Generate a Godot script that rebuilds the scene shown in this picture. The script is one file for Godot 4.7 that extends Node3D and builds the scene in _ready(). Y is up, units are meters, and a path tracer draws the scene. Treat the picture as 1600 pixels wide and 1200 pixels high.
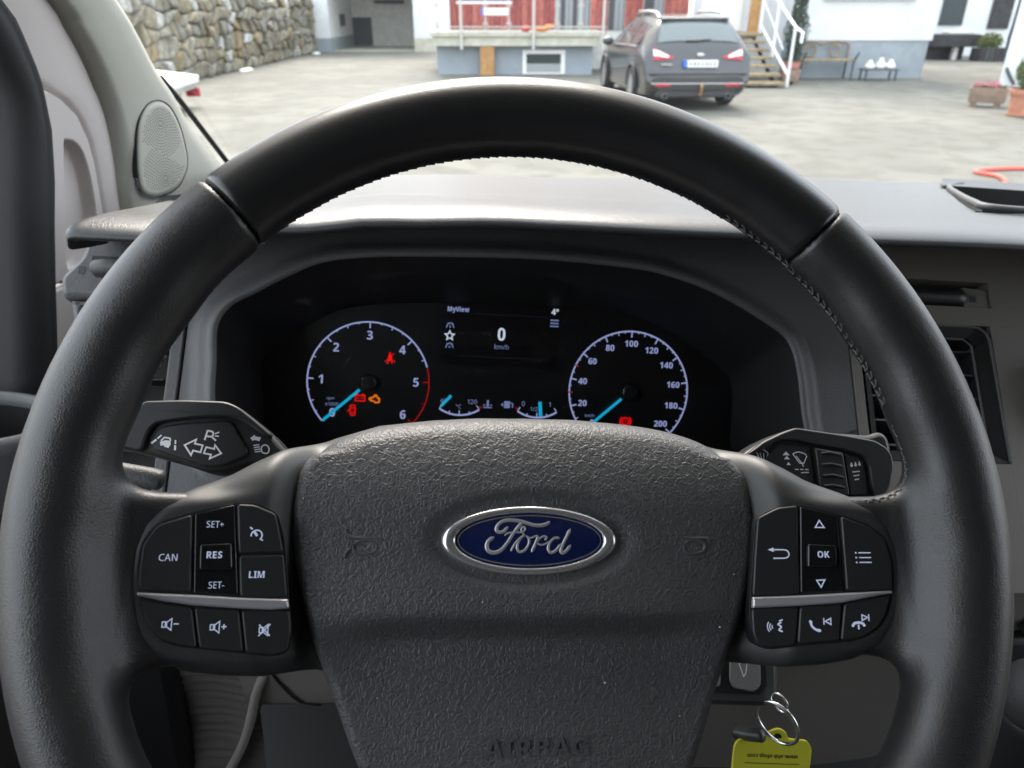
extends Node3D
# A van driver's place seen past the steering wheel, with a yard and houses beyond the windscreen.

var M := {}
var WT: Transform3D      # steering wheel: x right, y up the wheel, z towards the driver
var VT: Transform3D      # van: x right, y up, z back; its origin is the driver's eye
var FT: Transform3D      # slanted face of the dashboard
var CT: Transform3D      # instrument cluster
var rng := RandomNumberGenerator.new()
var noise := FastNoiseLite.new()


class MB:
	var v := PackedVector3Array()
	var nn := PackedVector3Array()
	var uv := PackedVector2Array()
	var ix := PackedInt32Array()
	var t := Transform3D()

	func _init(scale := 1.0, tr := Transform3D()) -> void:
		t = Transform3D(Basis().scaled(Vector3(scale, scale, scale)), Vector3.ZERO) * tr

	func p(a: Vector3, n: Vector3, u := Vector2.ZERO) -> int:
		v.append(t * a)
		nn.append((t.basis * n).normalized())
		uv.append(u)
		return v.size() - 1

	func tri(a: int, b: int, c: int) -> void:
		var g := (v[b] - v[a]).cross(v[c] - v[a])
		if g.dot(nn[a] + nn[b] + nn[c]) > 0.0:
			ix.append(a); ix.append(c); ix.append(b)
		else:
			ix.append(a); ix.append(b); ix.append(c)

	func quad(a: int, b: int, c: int, d: int) -> void:
		tri(a, b, c)
		tri(a, c, d)

	# four corners, flat, facing the side that hint points to
	func face(a: Vector3, b: Vector3, c: Vector3, d: Vector3, hint: Vector3) -> void:
		var n := (b - a).cross(c - a).normalized()
		if n.dot(hint) < 0.0:
			n = -n
		quad(p(a, n, Vector2(0, 0)), p(b, n, Vector2(1, 0)), p(c, n, Vector2(1, 1)), p(d, n, Vector2(0, 1)))

	# rows of points, smooth; hint zero: outwards from each row's middle
	func grid(rows: Array, hint := Vector3.ZERO, cu := false, cv := false) -> void:
		var h := rows.size()
		var w: int = rows[0].size()
		var ns := []
		var total := 0.0
		for i in h:
			var mid := Vector3.ZERO
			for q in rows[i]:
				mid += q
			mid /= w
			var line := PackedVector3Array()
			for j in w:
				var j0 := (j - 1 + w) % w if cu else maxi(j - 1, 0)
				var j1 := (j + 1) % w if cu else mini(j + 1, w - 1)
				var i0 := (i - 1 + h) % h if cv else maxi(i - 1, 0)
				var i1 := (i + 1) % h if cv else mini(i + 1, h - 1)
				var n: Vector3 = (rows[i][j1] - rows[i][j0]).cross(rows[i1][j] - rows[i0][j])
				n = n.normalized() if n.length() > 1e-12 else Vector3.ZERO
				total += n.dot(hint if hint != Vector3.ZERO else (rows[i][j] - mid))
				line.append(n)
			ns.append(line)
		var s := -1.0 if total < 0.0 else 1.0
		var first := v.size()
		for i in h:
			for j in w:
				var n: Vector3 = ns[i][j]
				if n == Vector3.ZERO:
					n = ns[mini(i + 1, h - 1)][j] + ns[maxi(i - 1, 0)][j]
				if n == Vector3.ZERO:
					n = hint
				p(rows[i][j], n * s, Vector2(float(j) / (w - 1), float(i) / (h - 1)))
		for i in (h if cv else h - 1):
			for j in (w if cu else w - 1):
				var a := first + i * w + j
				var b := first + i * w + (j + 1) % w
				var c := first + ((i + 1) % h) * w + (j + 1) % w
				var d := first + ((i + 1) % h) * w + j
				quad(a, b, c, d)

	# outline in x, y; profile of (inset, z) from the lowest ring to the highest
	func prism(poly_in: PackedVector2Array, prof: Array, low_cap := true, high_cap := true) -> void:
		var poly := poly_in.duplicate()
		if Geometry2D.is_polygon_clockwise(poly):
			poly.reverse()
		var n := poly.size()
		var en := PackedVector2Array()
		var miter := PackedVector2Array()
		for i in n:
			var d := (poly[(i + 1) % n] - poly[i]).normalized()
			en.append(Vector2(d.y, -d.x))
		for i in n:
			var s := en[i] + en[(i - 1 + n) % n]
			miter.append(s / maxf(s.dot(en[i]), 0.3))
		var rings := []
		for q in prof:
			var ring := PackedVector3Array()
			for i in n:
				var c: Vector2 = poly[i] - miter[i] * q.x
				ring.append(Vector3(c.x, c.y, q.y))
			rings.append(ring)
		var pn := []
		for k in prof.size() - 1:
			var d: Vector2 = prof[k + 1] - prof[k]
			pn.append(Vector2(d.y, d.x).normalized())
		for k in prof.size() - 1:
			var lo: Vector2 = pn[k]
			var hi: Vector2 = pn[k]
			if k > 0 and lo.dot(pn[k - 1]) > 0.6:
				lo = (lo + pn[k - 1]).normalized()
			if k < pn.size() - 1 and hi.dot(pn[k + 1]) > 0.6:
				hi = (hi + pn[k + 1]).normalized()
			for i in n:
				var j := (i + 1) % n
				var a := en[i]
				var b := en[i]
				if en[i].dot(en[(i - 1 + n) % n]) > 0.75:
					a = (en[i] + en[(i - 1 + n) % n]).normalized()
				if en[i].dot(en[j]) > 0.75:
					b = (en[i] + en[j]).normalized()
				quad(p(rings[k][i], Vector3(a.x * lo.x, a.y * lo.x, lo.y)), p(rings[k][j], Vector3(b.x * lo.x, b.y * lo.x, lo.y)),
					p(rings[k + 1][j], Vector3(b.x * hi.x, b.y * hi.x, hi.y)), p(rings[k + 1][i], Vector3(a.x * hi.x, a.y * hi.x, hi.y)))
		for top in [false, true]:
			if (top and not high_cap) or (not top and not low_cap):
				continue
			var ring: PackedVector3Array = rings[-1] if top else rings[0]
			var flat := PackedVector2Array()
			for q in ring:
				flat.append(Vector2(q.x, q.y))
			var first := v.size()
			for q in ring:
				p(q, Vector3(0, 0, 1 if top else -1), Vector2(q.x, q.y))
			var tr := MB.cut(flat, poly)
			for k in range(0, tr.size(), 3):
				tri(first + tr[k], first + tr[k + 1], first + tr[k + 2])

	# triangles of an outline, brought to a handy size first
	static func cut(flat: PackedVector2Array, base := PackedVector2Array()) -> PackedInt32Array:
		var r := Rect2(flat[0], Vector2.ZERO)
		for q in flat:
			r = r.expand(q)
		var big := PackedVector2Array()
		for q in flat:
			big.append((q - r.position) * 1000.0 / maxf(r.size.x, r.size.y))
		var tr := Geometry2D.triangulate_polygon(big)
		if tr.is_empty() and base.size() == flat.size():
			return MB.cut(base)
		if tr.is_empty():
			for k in range(1, flat.size() - 1):
				tr.append_array([0, k, k + 1])
		return tr

	func slab(poly: PackedVector2Array, z0: float, z1: float, bevel := 0.0) -> void:
		if bevel <= 0.0:
			prism(poly, [Vector2(0, z0), Vector2(0, z1)])
		else:
			prism(poly, [Vector2(0, z0), Vector2(0, z1 - bevel), Vector2(bevel * 0.3, z1 - bevel * 0.3), Vector2(bevel, z1)])

	func box(lo: Vector3, hi: Vector3, r := 0.0) -> void:
		if r <= 0.0:
			prism(PackedVector2Array([Vector2(lo.x, lo.y), Vector2(hi.x, lo.y), Vector2(hi.x, hi.y), Vector2(lo.x, hi.y)]), [Vector2(0, lo.z), Vector2(0, hi.z)])
			return
		var q := PackedVector2Array()
		for c in [[hi.x - r, hi.y - r, 0], [lo.x + r, hi.y - r, 1], [lo.x + r, lo.y + r, 2], [hi.x - r, lo.y + r, 3]]:
			for k in 4:
				q.append(Vector2(c[0], c[1]) + Vector2.from_angle((c[2] + k / 3.0) * PI / 2) * r)
		prism(q, [Vector2(r, lo.z), Vector2(r * 0.3, lo.z + r * 0.3), Vector2(0, lo.z + r), Vector2(0, hi.z - r), Vector2(r * 0.3, hi.z - r * 0.3), Vector2(r, hi.z)])

	# round bar along points; sx, sy stretch its section
	func tube(pts: Array, r: float, sides := 10, closed := false, ends := true) -> void:
		var m := pts.size()
		var rows := []
		var nrm := Vector3.ZERO
		for i in m:
			var d: Vector3
			if closed:
				d = (pts[(i + 1) % m] - pts[(i - 1 + m) % m]).normalized()
			else:
				d = (pts[mini(i + 1, m - 1)] - pts[maxi(i - 1, 0)]).normalized()
			if nrm == Vector3.ZERO:
				nrm = d.cross(Vector3.UP if absf(d.y) < 0.9 else Vector3.RIGHT).normalized()
			nrm = (nrm - d * nrm.dot(d)).normalized()
			var b := d.cross(nrm)
			var ring := PackedVector3Array()
			for k in sides:
				var a := TAU * k / sides
				ring.append(pts[i] + (nrm * cos(a) + b * sin(a)) * r)
			if not closed and ends and i == 0:
				for e in [[0.02, 1.0], [0.6, 0.75], [0.9, 0.4]]:
					var cap := PackedVector3Array()
					for q in ring:
						cap.append(pts[i] + (q - pts[i]) * e[0] - d * r * e[1] * 0.6)
					rows.append(cap)
			rows.append(ring)
			if not closed and ends and i == m - 1:
				for e in [[0.9, 0.4], [0.6, 0.75], [0.02, 1.0]]:
					var cap := PackedVector3Array()
					for q in ring:
						cap.append(pts[i] + (q - pts[i]) * e[0] + d * r * e[1] * 0.6)
					rows.append(cap)
		grid(rows, Vector3.ZERO, true, closed)

	# flat line drawn at height z, mitred
	func line(pts: Array, w: float, z: float, closed := false, taper := false) -> void:
		var m := pts.size()
		var l := []
		for i in m:
			var a: Vector2 = pts[(i - 1 + m) % m] if closed else pts[maxi(i - 1, 0)]
			var b: Vector2 = pts[(i + 1) % m] if closed else pts[mini(i + 1, m - 1)]
			var d0: Vector2 = (pts[i] - a).normalized() if pts[i] != a else (b - pts[i]).normalized()
			var d1: Vector2 = (b - pts[i]).normalized() if pts[i] != b else d0
			var s := (d0.orthogonal() + d1.orthogonal())
			s = s / maxf(s.dot(d0.orthogonal()), 0.35)
			var f := 1.0
			if taper:
				f = 0.35 + 0.65 * sin(PI * clampf(0.15 + 0.7 * i / (m - 1.0), 0, 1))
			l.append([pts[i] + s * w * 0.5 * f, pts[i] - s * w * 0.5 * f])
		for i in (m if closed else m - 1):
			var q: Array = l[i]
			var r: Array = l[(i + 1) % m]
			var ids := []
			for c in [q[0], q[1], r[1], r[0]]:
				ids.append(p(Vector3(c.x, c.y, z), Vector3(0, 0, 1)))
			quad(ids[0], ids[1], ids[2], ids[3])

	func poly(pts: Array, z: float) -> void:
		var f := PackedVector2Array(pts)
		var first := v.size()
		for q in pts:
			p(Vector3(q.x, q.y, z), Vector3(0, 0, 1))
		var tr := MB.cut(f)
		for k in range(0, tr.size(), 3):
			tri(first + tr[k], first + tr[k + 1], first + tr[k + 2])

	# raised, rounded stroke
	func stroke(pts: Array, w: float, z: float, h: float) -> void:
		var m := pts.size()
		var rows := []
		for i in m:
			var d: Vector2 = (pts[mini(i + 1, m - 1)] - pts[maxi(i - 1, 0)]).normalized()
			var s := d.orthogonal()
			var e := clampf(minf(i, m - 1 - i) / 2.0, 0.25, 1.0)
			var ring := PackedVector3Array()
			for k in [-1.0, -0.8, -0.35, 0.35, 0.8, 1.0]:
				var c: Vector2 = pts[i] + s * w * 0.5 * k * e
				ring.append(Vector3(c.x, c.y, z + h * (1.0 - k * k)))
			rows.append(ring)
		grid(rows, Vector3(0, 0, 1))

	# profile of (radius, y) turned round y
	func lathe(prof: Array, seg := 24) -> void:
		var rows := []
		for q in prof:
			var ring := PackedVector3Array()
			for k in seg:
				var a := TAU * k / seg
				ring.append(Vector3(cos(a) * q.x, q.y, sin(a) * q.x))
			rows.append(ring)
		grid(rows, Vector3.ZERO, true)

	func ball(c: Vector3, r: Vector3, seg := 12) -> void:
		var rows := []
		for i in seg / 2 + 1:
			var a := PI * (clampf(float(i) / (seg / 2), 0.001, 0.999) - 0.5)
			var ring := PackedVector3Array()
			for k in seg:
				var b := TAU * k / seg
				ring.append(c + Vector3(cos(a) * cos(b) * r.x, sin(a) * r.y, cos(a) * sin(b) * r.z))
			rows.append(ring)
		grid(rows, Vector3.ZERO, true)

	func mesh() -> ArrayMesh:
		var arr := []
		arr.resize(Mesh.ARRAY_MAX)
		arr[Mesh.ARRAY_VERTEX] = v
		arr[Mesh.ARRAY_NORMAL] = nn
		arr[Mesh.ARRAY_TEX_UV] = uv
		arr[Mesh.ARRAY_INDEX] = ix
		var m := ArrayMesh.new()
		m.add_surface_from_arrays(Mesh.PRIMITIVE_TRIANGLES, arr)
		return m


# ---------------------------------------------------------------- scene helpers

func obj(called: String, m, material: Material, parent: Node = null, at := Transform3D()) -> MeshInstance3D:
	var o := MeshInstance3D.new()
	o.name = called
	o.mesh = m.mesh() if m is MB else m
	o.material_override = material
	o.transform = at
	(parent if parent else self).add_child(o, true)
	return o


func numbered(called: String) -> String:
	if not has_node(called):
		return called
	var k := 1
	while has_node("%s_%03d" % [called, k]):
		k += 1
	return "%s_%03d" % [called, k]


func tag(o: Node3D, label: String, category: String, group := "") -> Node3D:
	o.set_meta("label", label)
	o.set_meta("category", category)
	if group:
		o.set_meta("group", group)
	return o


func thing(called: String, label: String, category: String, at := Transform3D(), group := "") -> Node3D:
	var o := Node3D.new()
	o.name = numbered(called)
	o.transform = at
	add_child(o)
	tag(o, label, category, group)
	return o


func copy(o: Node3D, label: String, at: Transform3D) -> Node3D:
	var c: Node3D = o.duplicate()
	c.name = numbered(String(o.name))
	add_child(c)
	c.transform = at
	c.set_meta("label", label)
	return c


func structure(called: String, m: MB, material: Material) -> MeshInstance3D:
	var o := obj(numbered(called), m, material)
	o.set_meta("kind", "structure")
	return o


var sans: SystemFont
var sans_bold: SystemFont

# lettering of the given height, centred at the place, facing its z
func text(s: String, h: float, at: Transform3D, material: Material, parent: Node, called := "lettering", bold := false, deep := 0.0001, stretch := 1.0) -> MeshInstance3D:
	var m := TextMesh.new()
	m.font = sans_bold if bold else sans
	m.text = s
	m.font_size = 48
	m.pixel_size = 0.001
	m.depth = 0.002
	m.curve_step = 1.5
	var box := m.get_aabb()
	var k := h / maxf(box.size.y, 1e-6)
	var o := obj(called, m, material, parent)
	var c := box.get_center()
	var b := Basis(Vector3(k * stretch, 0, 0), Vector3(0, k, 0), Vector3(0, 0, deep / 0.002))
	o.transform = at * Transform3D(b, -(b * c))
	return o


func vs(list: Array) -> Array:      # [x, y, x, y ...] to points
	var out := []
	for k in range(0, list.size(), 2):
		out.append(Vector2(list[k], list[k + 1]))
	return out


func pv(list: Array) -> PackedVector2Array:
	return PackedVector2Array(vs(list))


func v3(list: Array) -> Array:
	var out := []
	for k in range(0, list.size(), 3):
		out.append(Vector3(list[k], list[k + 1], list[k + 2]))
	return out


func smooth2(pts: Array, steps: int, closed := false) -> Array:
	var out := []
	var m := pts.size()
	for i in (m if closed else m - 1):
		var a: Vector2 = pts[(i - 1 + m) % m] if closed else pts[maxi(i - 1, 0)]
		var b: Vector2 = pts[i]
		var c: Vector2 = pts[(i + 1) % m]
		var d: Vector2 = pts[(i + 2) % m] if closed else pts[mini(i + 2, m - 1)]
		for k in steps:
			out.append(b.cubic_interpolate(c, a, d, float(k) / steps))
	if not closed:
		out.append(pts[m - 1])
	return out


func smooth3(pts: Array, steps: int) -> Array:
	var out := []
	var m := pts.size()
	for i in m - 1:
		var a: Vector3 = pts[maxi(i - 1, 0)]
		var d: Vector3 = pts[mini(i + 2, m - 1)]
		for k in steps:
			out.append(pts[i].cubic_interpolate(pts[i + 1], a, d, float(k) / steps))
	out.append(pts[m - 1])
	return out


# polygon with every corner rounded to about r
func rounded(poly: Array, r: float, seg := 4) -> PackedVector2Array:
	var out := PackedVector2Array()
	var m := poly.size()
	for i in m:
		var c: Vector2 = poly[i]
		var a: Vector2 = poly[(i - 1 + m) % m] - c
		var b: Vector2 = poly[(i + 1) % m] - c
		var q := minf(r, minf(a.length(), b.length()) * 0.45)
		var p0 := c + a.normalized() * q
		var p1 := c + b.normalized() * q
		for k in seg + 1:
			var f := float(k) / seg
			out.append(p0.lerp(c, f).lerp(c.lerp(p1, f), f))
	return out


func lin(r: float, g: float, b: float, a := 1.0) -> Color:
	var c := Color(r, g, b).linear_to_srgb()
	c.a = a
	return c


func mat(called: String, c: Color, rough := 0.6, metal := 0.0) -> StandardMaterial3D:
	var m := StandardMaterial3D.new()
	m.resource_name = called
	m.albedo_color = c
	m.roughness = rough
	m.metallic = metal
	M[called] = m
	return m


func glow(called: String, c: Color, energy: float) -> StandardMaterial3D:
	var m := mat(called, Color.BLACK, 0.6)
	m.emission_enabled = true
	m.emission = c
	m.emission_energy_multiplier = energy
	return m


# relief from a grey picture, laid on in the object's own axes; tile in metres, depth in millimetres
func relief(m: StandardMaterial3D, tex: Texture2D, tile: float, depth: float) -> StandardMaterial3D:
	m.heightmap_enabled = true
	m.heightmap_texture = tex
	m.heightmap_scale = depth * 0.1
	m.uv1_triplanar = true
	m.uv1_scale = Vector3.ONE / tile
	return m


func picture(w: int, f: Callable) -> ImageTexture:
	var im := Image.create_empty(w, w, false, Image.FORMAT_RGB8)
	for y in w:
		for x in w:
			im.set_pixel(x, y, f.call(x, y))
	return ImageTexture.create_from_image(im)


func grain(w: int, freq: float, kind: int, s: int, fractal := 3) -> Image:
	var n := FastNoiseLite.new()
	n.seed = s
	n.frequency = freq
	n.fractal_type = FastNoiseLite.FRACTAL_FBM if fractal > 1 else FastNoiseLite.FRACTAL_NONE
	n.fractal_octaves = fractal
	if kind == 1:
		n.noise_type = FastNoiseLite.TYPE_CELLULAR
		n.cellular_return_type = FastNoiseLite.RETURN_DISTANCE2_SUB
		n.cellular_jitter = 1.0
		n.domain_warp_enabled = true
		n.domain_warp_amplitude = 9.0
		n.domain_warp_frequency = freq * 1.3
	else:
		n.noise_type = FastNoiseLite.TYPE_SIMPLEX_SMOOTH
	return n.get_seamless_image(w, w)


# pebbled hide: raised cells parted by creases of uneven depth; repeats without a seam
func cells(w: int, n: int, s: int, crease: float) -> ImageTexture:
	var r := RandomNumberGenerator.new()
	r.seed = s
	var at := PackedVector2Array()
	var tall := PackedFloat32Array()
	for j in n:
		for i in n:
			at.append(Vector2(i + r.randf_range(0.05, 0.95), j + r.randf_range(0.05, 0.95)))
			tall.append(r.randf_range(0.7, 1.0))
	var warp := grain(w, 0.02, 0, s + 3, 3)
	var soft := grain(w, 0.012, 0, s + 5, 2)
	var im := Image.create_empty(w, w, false, Image.FORMAT_RGB8)
	var k := float(n) / w
	for y in w:
		for x in w:
			var p := Vector2(x * k, y * k) + Vector2(warp.get_pixel(x, y).r - 0.5, warp.get_pixel(y, x).r - 0.5) * 1.6
			var ci := floori(p.x)
			var cj := floori(p.y)
			var f1 := 9.0
			var f2 := 9.0
			var which := 0
			for dj in [-1, 0, 1]:
				for di in [-1, 0, 1]:
					var q: int = posmod(cj + dj, n) * n + posmod(ci + di, n)
					var d := Vector2(at[q].x + (ci + di - posmod(ci + di, n)), at[q].y + (cj + dj - posmod(cj + dj, n))).distance_squared_to(p)
					if d < f1:
						f2 = f1
						f1 = d
						which = q
					elif d < f2:
						f2 = d
			var e := sqrt(f2) - sqrt(f1)
			var deep: float = crease * (0.5 + soft.get_pixel(x, y).r)
			var h: float = pow(clampf(e / deep, 0.0, 1.0), 0.6) * tall[which] * (1.0 - 0.3 * f1)
			im.set_pixel(x, y, Color(h, h, h))
	return ImageTexture.create_from_image(im)


# mottled colour picture: three colours mixed by two noises
func mottle(w: int, a: Color, b: Color, c: Color, f1: float, f2: float, s: int) -> ImageTexture:
	var g1 := grain(w, f1, 0, s, 5)
	var g2 := grain(w, f2, 0, s + 7, 3)
	return picture(w, func(x, y):
		var k: float = smoothstep(0.25, 0.75, g1.get_pixel(x, y).r)
		var l: float = smoothstep(0.35, 0.8, g2.get_pixel(x, y).r)
		return a.lerp(b, k).lerp(c, l * 0.6))


func painted(called: String, tex: Texture2D, tile: float, rough: float, world := true) -> StandardMaterial3D:
	var m := mat(called, Color.WHITE, rough)
	m.albedo_texture = tex
	m.uv1_triplanar = true
	m.uv1_world_triplanar = world
	m.uv1_scale = Vector3.ONE / tile
	return m


# ---------------------------------------------------------------- setting up

func _ready() -> void:
	rng.seed = 7
	camera_and_light()
	sans = SystemFont.new()
	sans.font_names = PackedStringArray(["Droid Sans"])
	sans_bold = SystemFont.new()
	sans_bold.font_names = PackedStringArray(["Droid Sans"])
	sans_bold.font_weight = 700
	materials()
	frames()
	yard()
	houses()
	car()
	garden_things()
	cab()
	dashboard()
	cluster()
	stalks()
	wheel()
	key_and_tag()


func camera_and_light() -> void:
	var cam := Camera3D.new()
	cam.name = "camera"
	cam.position = Vector3(0, 1.6, 0)
	cam.rotation_degrees = Vector3(-27, 0, 0)
	cam.fov = 54.9
	cam.near = 0.02
	cam.far = 300.0
	var lens := CameraAttributesPhysical.new()
	lens.frustum_focal_length = 23.1
	lens.frustum_focus_distance = 0.36
	lens.frustum_near = 0.02
	lens.frustum_far = 300.0
	lens.exposure_aperture = 14.0
	cam.attributes = lens
	add_child(cam)
	cam.fov = 54.9

	var sky := ProceduralSkyMaterial.new()
	sky.sky_top_color = Color(0.83, 0.87, 0.91)
	sky.sky_horizon_color = Color(0.86, 0.88, 0.90)
	sky.sky_curve = 0.2
	sky.ground_bottom_color = Color(0.5, 0.49, 0.46)
	sky.ground_horizon_color = Color(0.6, 0.6, 0.58)
	sky.sun_angle_max = 60.0
	var env := Environment.new()
	env.background_mode = Environment.BG_SKY
	env.sky = Sky.new()
	env.sky.sky_material = sky
	env.tonemap_mode = Environment.TONE_MAPPER_LINEAR
	env.tonemap_exposure = 4.4
	env.sdfgi_enabled = true
	env.ssao_enabled = true
	env.ssil_enabled = true
	var around := WorldEnvironment.new()
	around.name = "surroundings"
	around.environment = env
	add_child(around)

	var sun := DirectionalLight3D.new()
	sun.name = "sun"
	sun.light_energy = 0.5
	sun.light_angular_distance = 30.0
	sun.light_color = Color(1.0, 0.97, 0.93)
	sun.rotation_degrees = Vector3(-45, 186, 0)
	sun.shadow_enabled = true
	add_child(sun)


func frames() -> void:
	WT = Transform3D(Basis(Vector3(0.99457, -0.0654, -0.08101), Vector3(-0.00193, 0.7664, -0.64236), Vector3(0.1041, 0.63903, 0.76211)).orthonormalized(), Vector3(0.0095, 1.42151, -0.2312))
	VT = Transform3D(Basis(Vector3(0.99447, -0.07743, -0.07091), Vector3(0.07723, 0.997, -0.00551), Vector3(0.07112, 0.0, 0.99747)).orthonormalized(), Vector3(0, 1.6, 0))
	FT = VT * Transform3D(Basis(Vector3.RIGHT, Vector3(0, 0.7526, -0.6585), Vector3(0, 0.6585, 0.7526)), Vector3(0, -0.184, -0.5))
	CT = VT * Transform3D(Basis(Vector3.RIGHT, Vector3(0, 0.92718, -0.37461), Vector3(0, 0.37461, 0.92718)), Vector3(0.0488, -0.267, -0.5408))


func materials() -> void:
	var hide := cells(448, 18, 11, 0.6)
	var speck := cells(320, 26, 12, 0.9)
	relief(mat("leather", lin(0.019, 0.019, 0.02), 0.4), speck, 0.028, 0.095)
	relief(mat("leather_smooth", lin(0.016, 0.016, 0.017), 0.33), speck, 0.028, 0.04)
	relief(mat("hide", lin(0.08, 0.08, 0.083), 0.47), hide, 0.046, 0.36)
	mat("hide_smooth", lin(0.08, 0.08, 0.083), 0.5)
	mat("trim", lin(0.03, 0.031, 0.032), 0.5)
	mat("gloss", lin(0.012, 0.012, 0.013), 0.22)
	mat("button", lin(0.022, 0.022, 0.023), 0.42)
	mat("button_gloss", lin(0.01, 0.01, 0.011), 0.16)
	mat("chrome", lin(0.78, 0.78, 0.79), 0.16, 0.85)
	mat("steel", lin(0.72, 0.72, 0.73), 0.12, 1.0)
	mat("satin", lin(0.52, 0.51, 0.53), 0.3, 0.45)
	mat("thread", lin(0.085, 0.082, 0.078), 0.6)
	mat("print_white", lin(0.78, 0.79, 0.82), 0.5)
	var legend := mat("legend", lin(0.75, 0.77, 0.82), 0.5)      # lit from behind
	legend.emission_enabled = true
	legend.emission = Color(0.7, 0.78, 1.0)
	legend.emission_energy_multiplier = 0.06
	var blue := mat("badge_blue", lin(0.004, 0.012, 0.075), 0.25)
	blue.clearcoat_enabled = true
	blue.clearcoat = 1.0
	blue.clearcoat_roughness = 0.04
	relief(mat("dash", lin(0.04, 0.04, 0.042), 0.36), speck, 0.042, 0.11)
	relief(mat("dash_grey", lin(0.082, 0.082, 0.084), 0.5), speck, 0.042, 0.2)
	relief(mat("dash_brown", lin(0.155, 0.14, 0.125), 0.5), speck, 0.042, 0.08)
	for q in ["leather", "leather_smooth", "trim", "dash"]:
		M[q].metallic_specular = 0.6
	mat("vent", lin(0.015, 0.015, 0.016), 0.4)
	mat("black", lin(0.008, 0.008, 0.008), 0.6)
	mat("stalk", lin(0.02, 0.02, 0.021), 0.42)
	relief(mat("pillar", lin(0.42, 0.415, 0.36), 0.7), speck, 0.03, 0.02)
	relief(mat("door_frame", lin(0.55, 0.50, 0.48), 0.6), speck, 0.03, 0.02)
	mat("seal", lin(0.018, 0.018, 0.019), 0.75)
	mat("seat_cloth", lin(0.03, 0.03, 0.033), 0.9)
	mat("headliner", lin(0.33, 0.32, 0.3), 0.9)
	var glass := mat("glass", Color(1, 1, 1, 0.015), 0.0)
	glass.transparency = BaseMaterial3D.TRANSPARENCY_ALPHA
	var coated := mat("coated_glass", Color(0, 0, 0, 0.02), 0.0)      # against reflections
	coated.transparency = BaseMaterial3D.TRANSPARENCY_ALPHA
	coated.metallic_specular = 0.3
	mat("cluster_black", lin(0.006, 0.006, 0.007), 0.35)
	glow("mark", Color(0.72, 0.77, 1.0), 0.125)
	glow("mark_dim", Color(0.6, 0.66, 0.9), 0.1)
	glow("mark_bright", Color(0.88, 0.93, 1.0), 0.16)
	glow("line_dim", Color(0.5, 0.5, 0.65), 0.008)
	glow("red", Color(1.0, 0.04, 0.02), 0.2)
	glow("red_dim", Color(0.9, 0.06, 0.08), 0.08)
	glow("amber", Color(1.0, 0.5, 0.0), 0.2)
	glow("cyan", Color(0.08, 0.72, 0.9), 0.16)
	mat("screen", lin(0.003, 0.003, 0.004), 0.3)
	mat("tag_yellow", lin(0.72, 0.72, 0.05), 0.4)
	mat("ink", lin(0.02, 0.02, 0.02), 0.6)
	mat("key_grey", lin(0.17, 0.175, 0.175), 0.5)
	mat("key_black", lin(0.05, 0.05, 0.05), 0.4)
	# out of doors
	var yard_a := mottle(512, Color(0.39, 0.387, 0.357), Color(0.435, 0.432, 0.40), Color(0.34, 0.333, 0.30), 0.006, 0.03, 21)
	var yard_m := painted("yard", yard_a, 9.0, 0.85)
	yard_m.heightmap_enabled = false
	yard_m.detail_enabled = false
	for k in 6:
		var c: Color = [Color(0.60, 0.56, 0.49), Color(0.56, 0.555, 0.53), Color(0.64, 0.62, 0.58), Color(0.50, 0.47, 0.42), Color(0.60, 0.52, 0.39), Color(0.70, 0.70, 0.68)][k]
		painted("stone_%d" % k, mottle(128, c, c.darkened(0.25), Color(0.46, 0.45, 0.34) if k != 5 else Color(0.8, 0.8, 0.8), 0.03, 0.02, 40 + k * 3), 0.9, 0.9)
	painted("mortar", mottle(128, Color(0.38, 0.34, 0.26), Color(0.32, 0.29, 0.21), Color(0.33, 0.35, 0.2), 0.03, 0.02, 61), 1.3, 0.95)
	painted("render_white", mottle(128, Color(0.86, 0.87, 0.875), Color(0.84, 0.85, 0.855), Color(0.82, 0.83, 0.835), 0.02, 0.05, 71), 3.0, 0.9)
	painted("plinth", mottle(128, Color(0.60, 0.635, 0.655), Color(0.57, 0.605, 0.63), Color(0.54, 0.575, 0.60), 0.02, 0.05, 75), 3.0, 0.85)
	painted("concrete", mottle(128, Color(0.76, 0.75, 0.70), Color(0.72, 0.71, 0.65), Color(0.66, 0.65, 0.58), 0.03, 0.06, 79), 2.0, 0.85)
	painted("garage_wall", mottle(128, Color(0.84, 0.84, 0.82), Color(0.80, 0.80, 0.78), Color(0.77, 0.77, 0.75), 0.03, 0.06, 83), 2.0, 0.9)
	for k in 3:
		var c: Color = [Color(0.62, 0.31, 0.28), Color(0.67, 0.36, 0.32), Color(0.56, 0.25, 0.23)][k]
		painted("red_wood_%d" % k, mottle(128, c, c.darkened(0.15), c.lightened(0.1), 0.02, 0.04, 90 + k), 0.8, 0.7)
	painted("old_wood", mottle(128, Color(0.60, 0.54, 0.42), Color(0.52, 0.46, 0.36), Color(0.45, 0.41, 0.30), 0.02, 0.05, 97), 0.8, 0.8)
	painted("tan_wood", mottle(128, Color(0.72, 0.55, 0.34), Color(0.66, 0.49, 0.3), Color(0.6, 0.45, 0.28), 0.02, 0.05, 99), 0.8, 0.7)
	painted("dark_wood", mottle(128, Color(0.27, 0.27, 0.28), Color(0.22, 0.22, 0.23), Color(0.19, 0.19, 0.2), 0.02, 0.05, 101), 0.8, 0.8)
	painted("terracotta", mottle(128, Color(0.70, 0.47, 0.37), Color(0.65, 0.42, 0.33), Color(0.72, 0.58, 0.50), 0.02, 0.05, 103), 0.7, 0.85)
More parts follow.
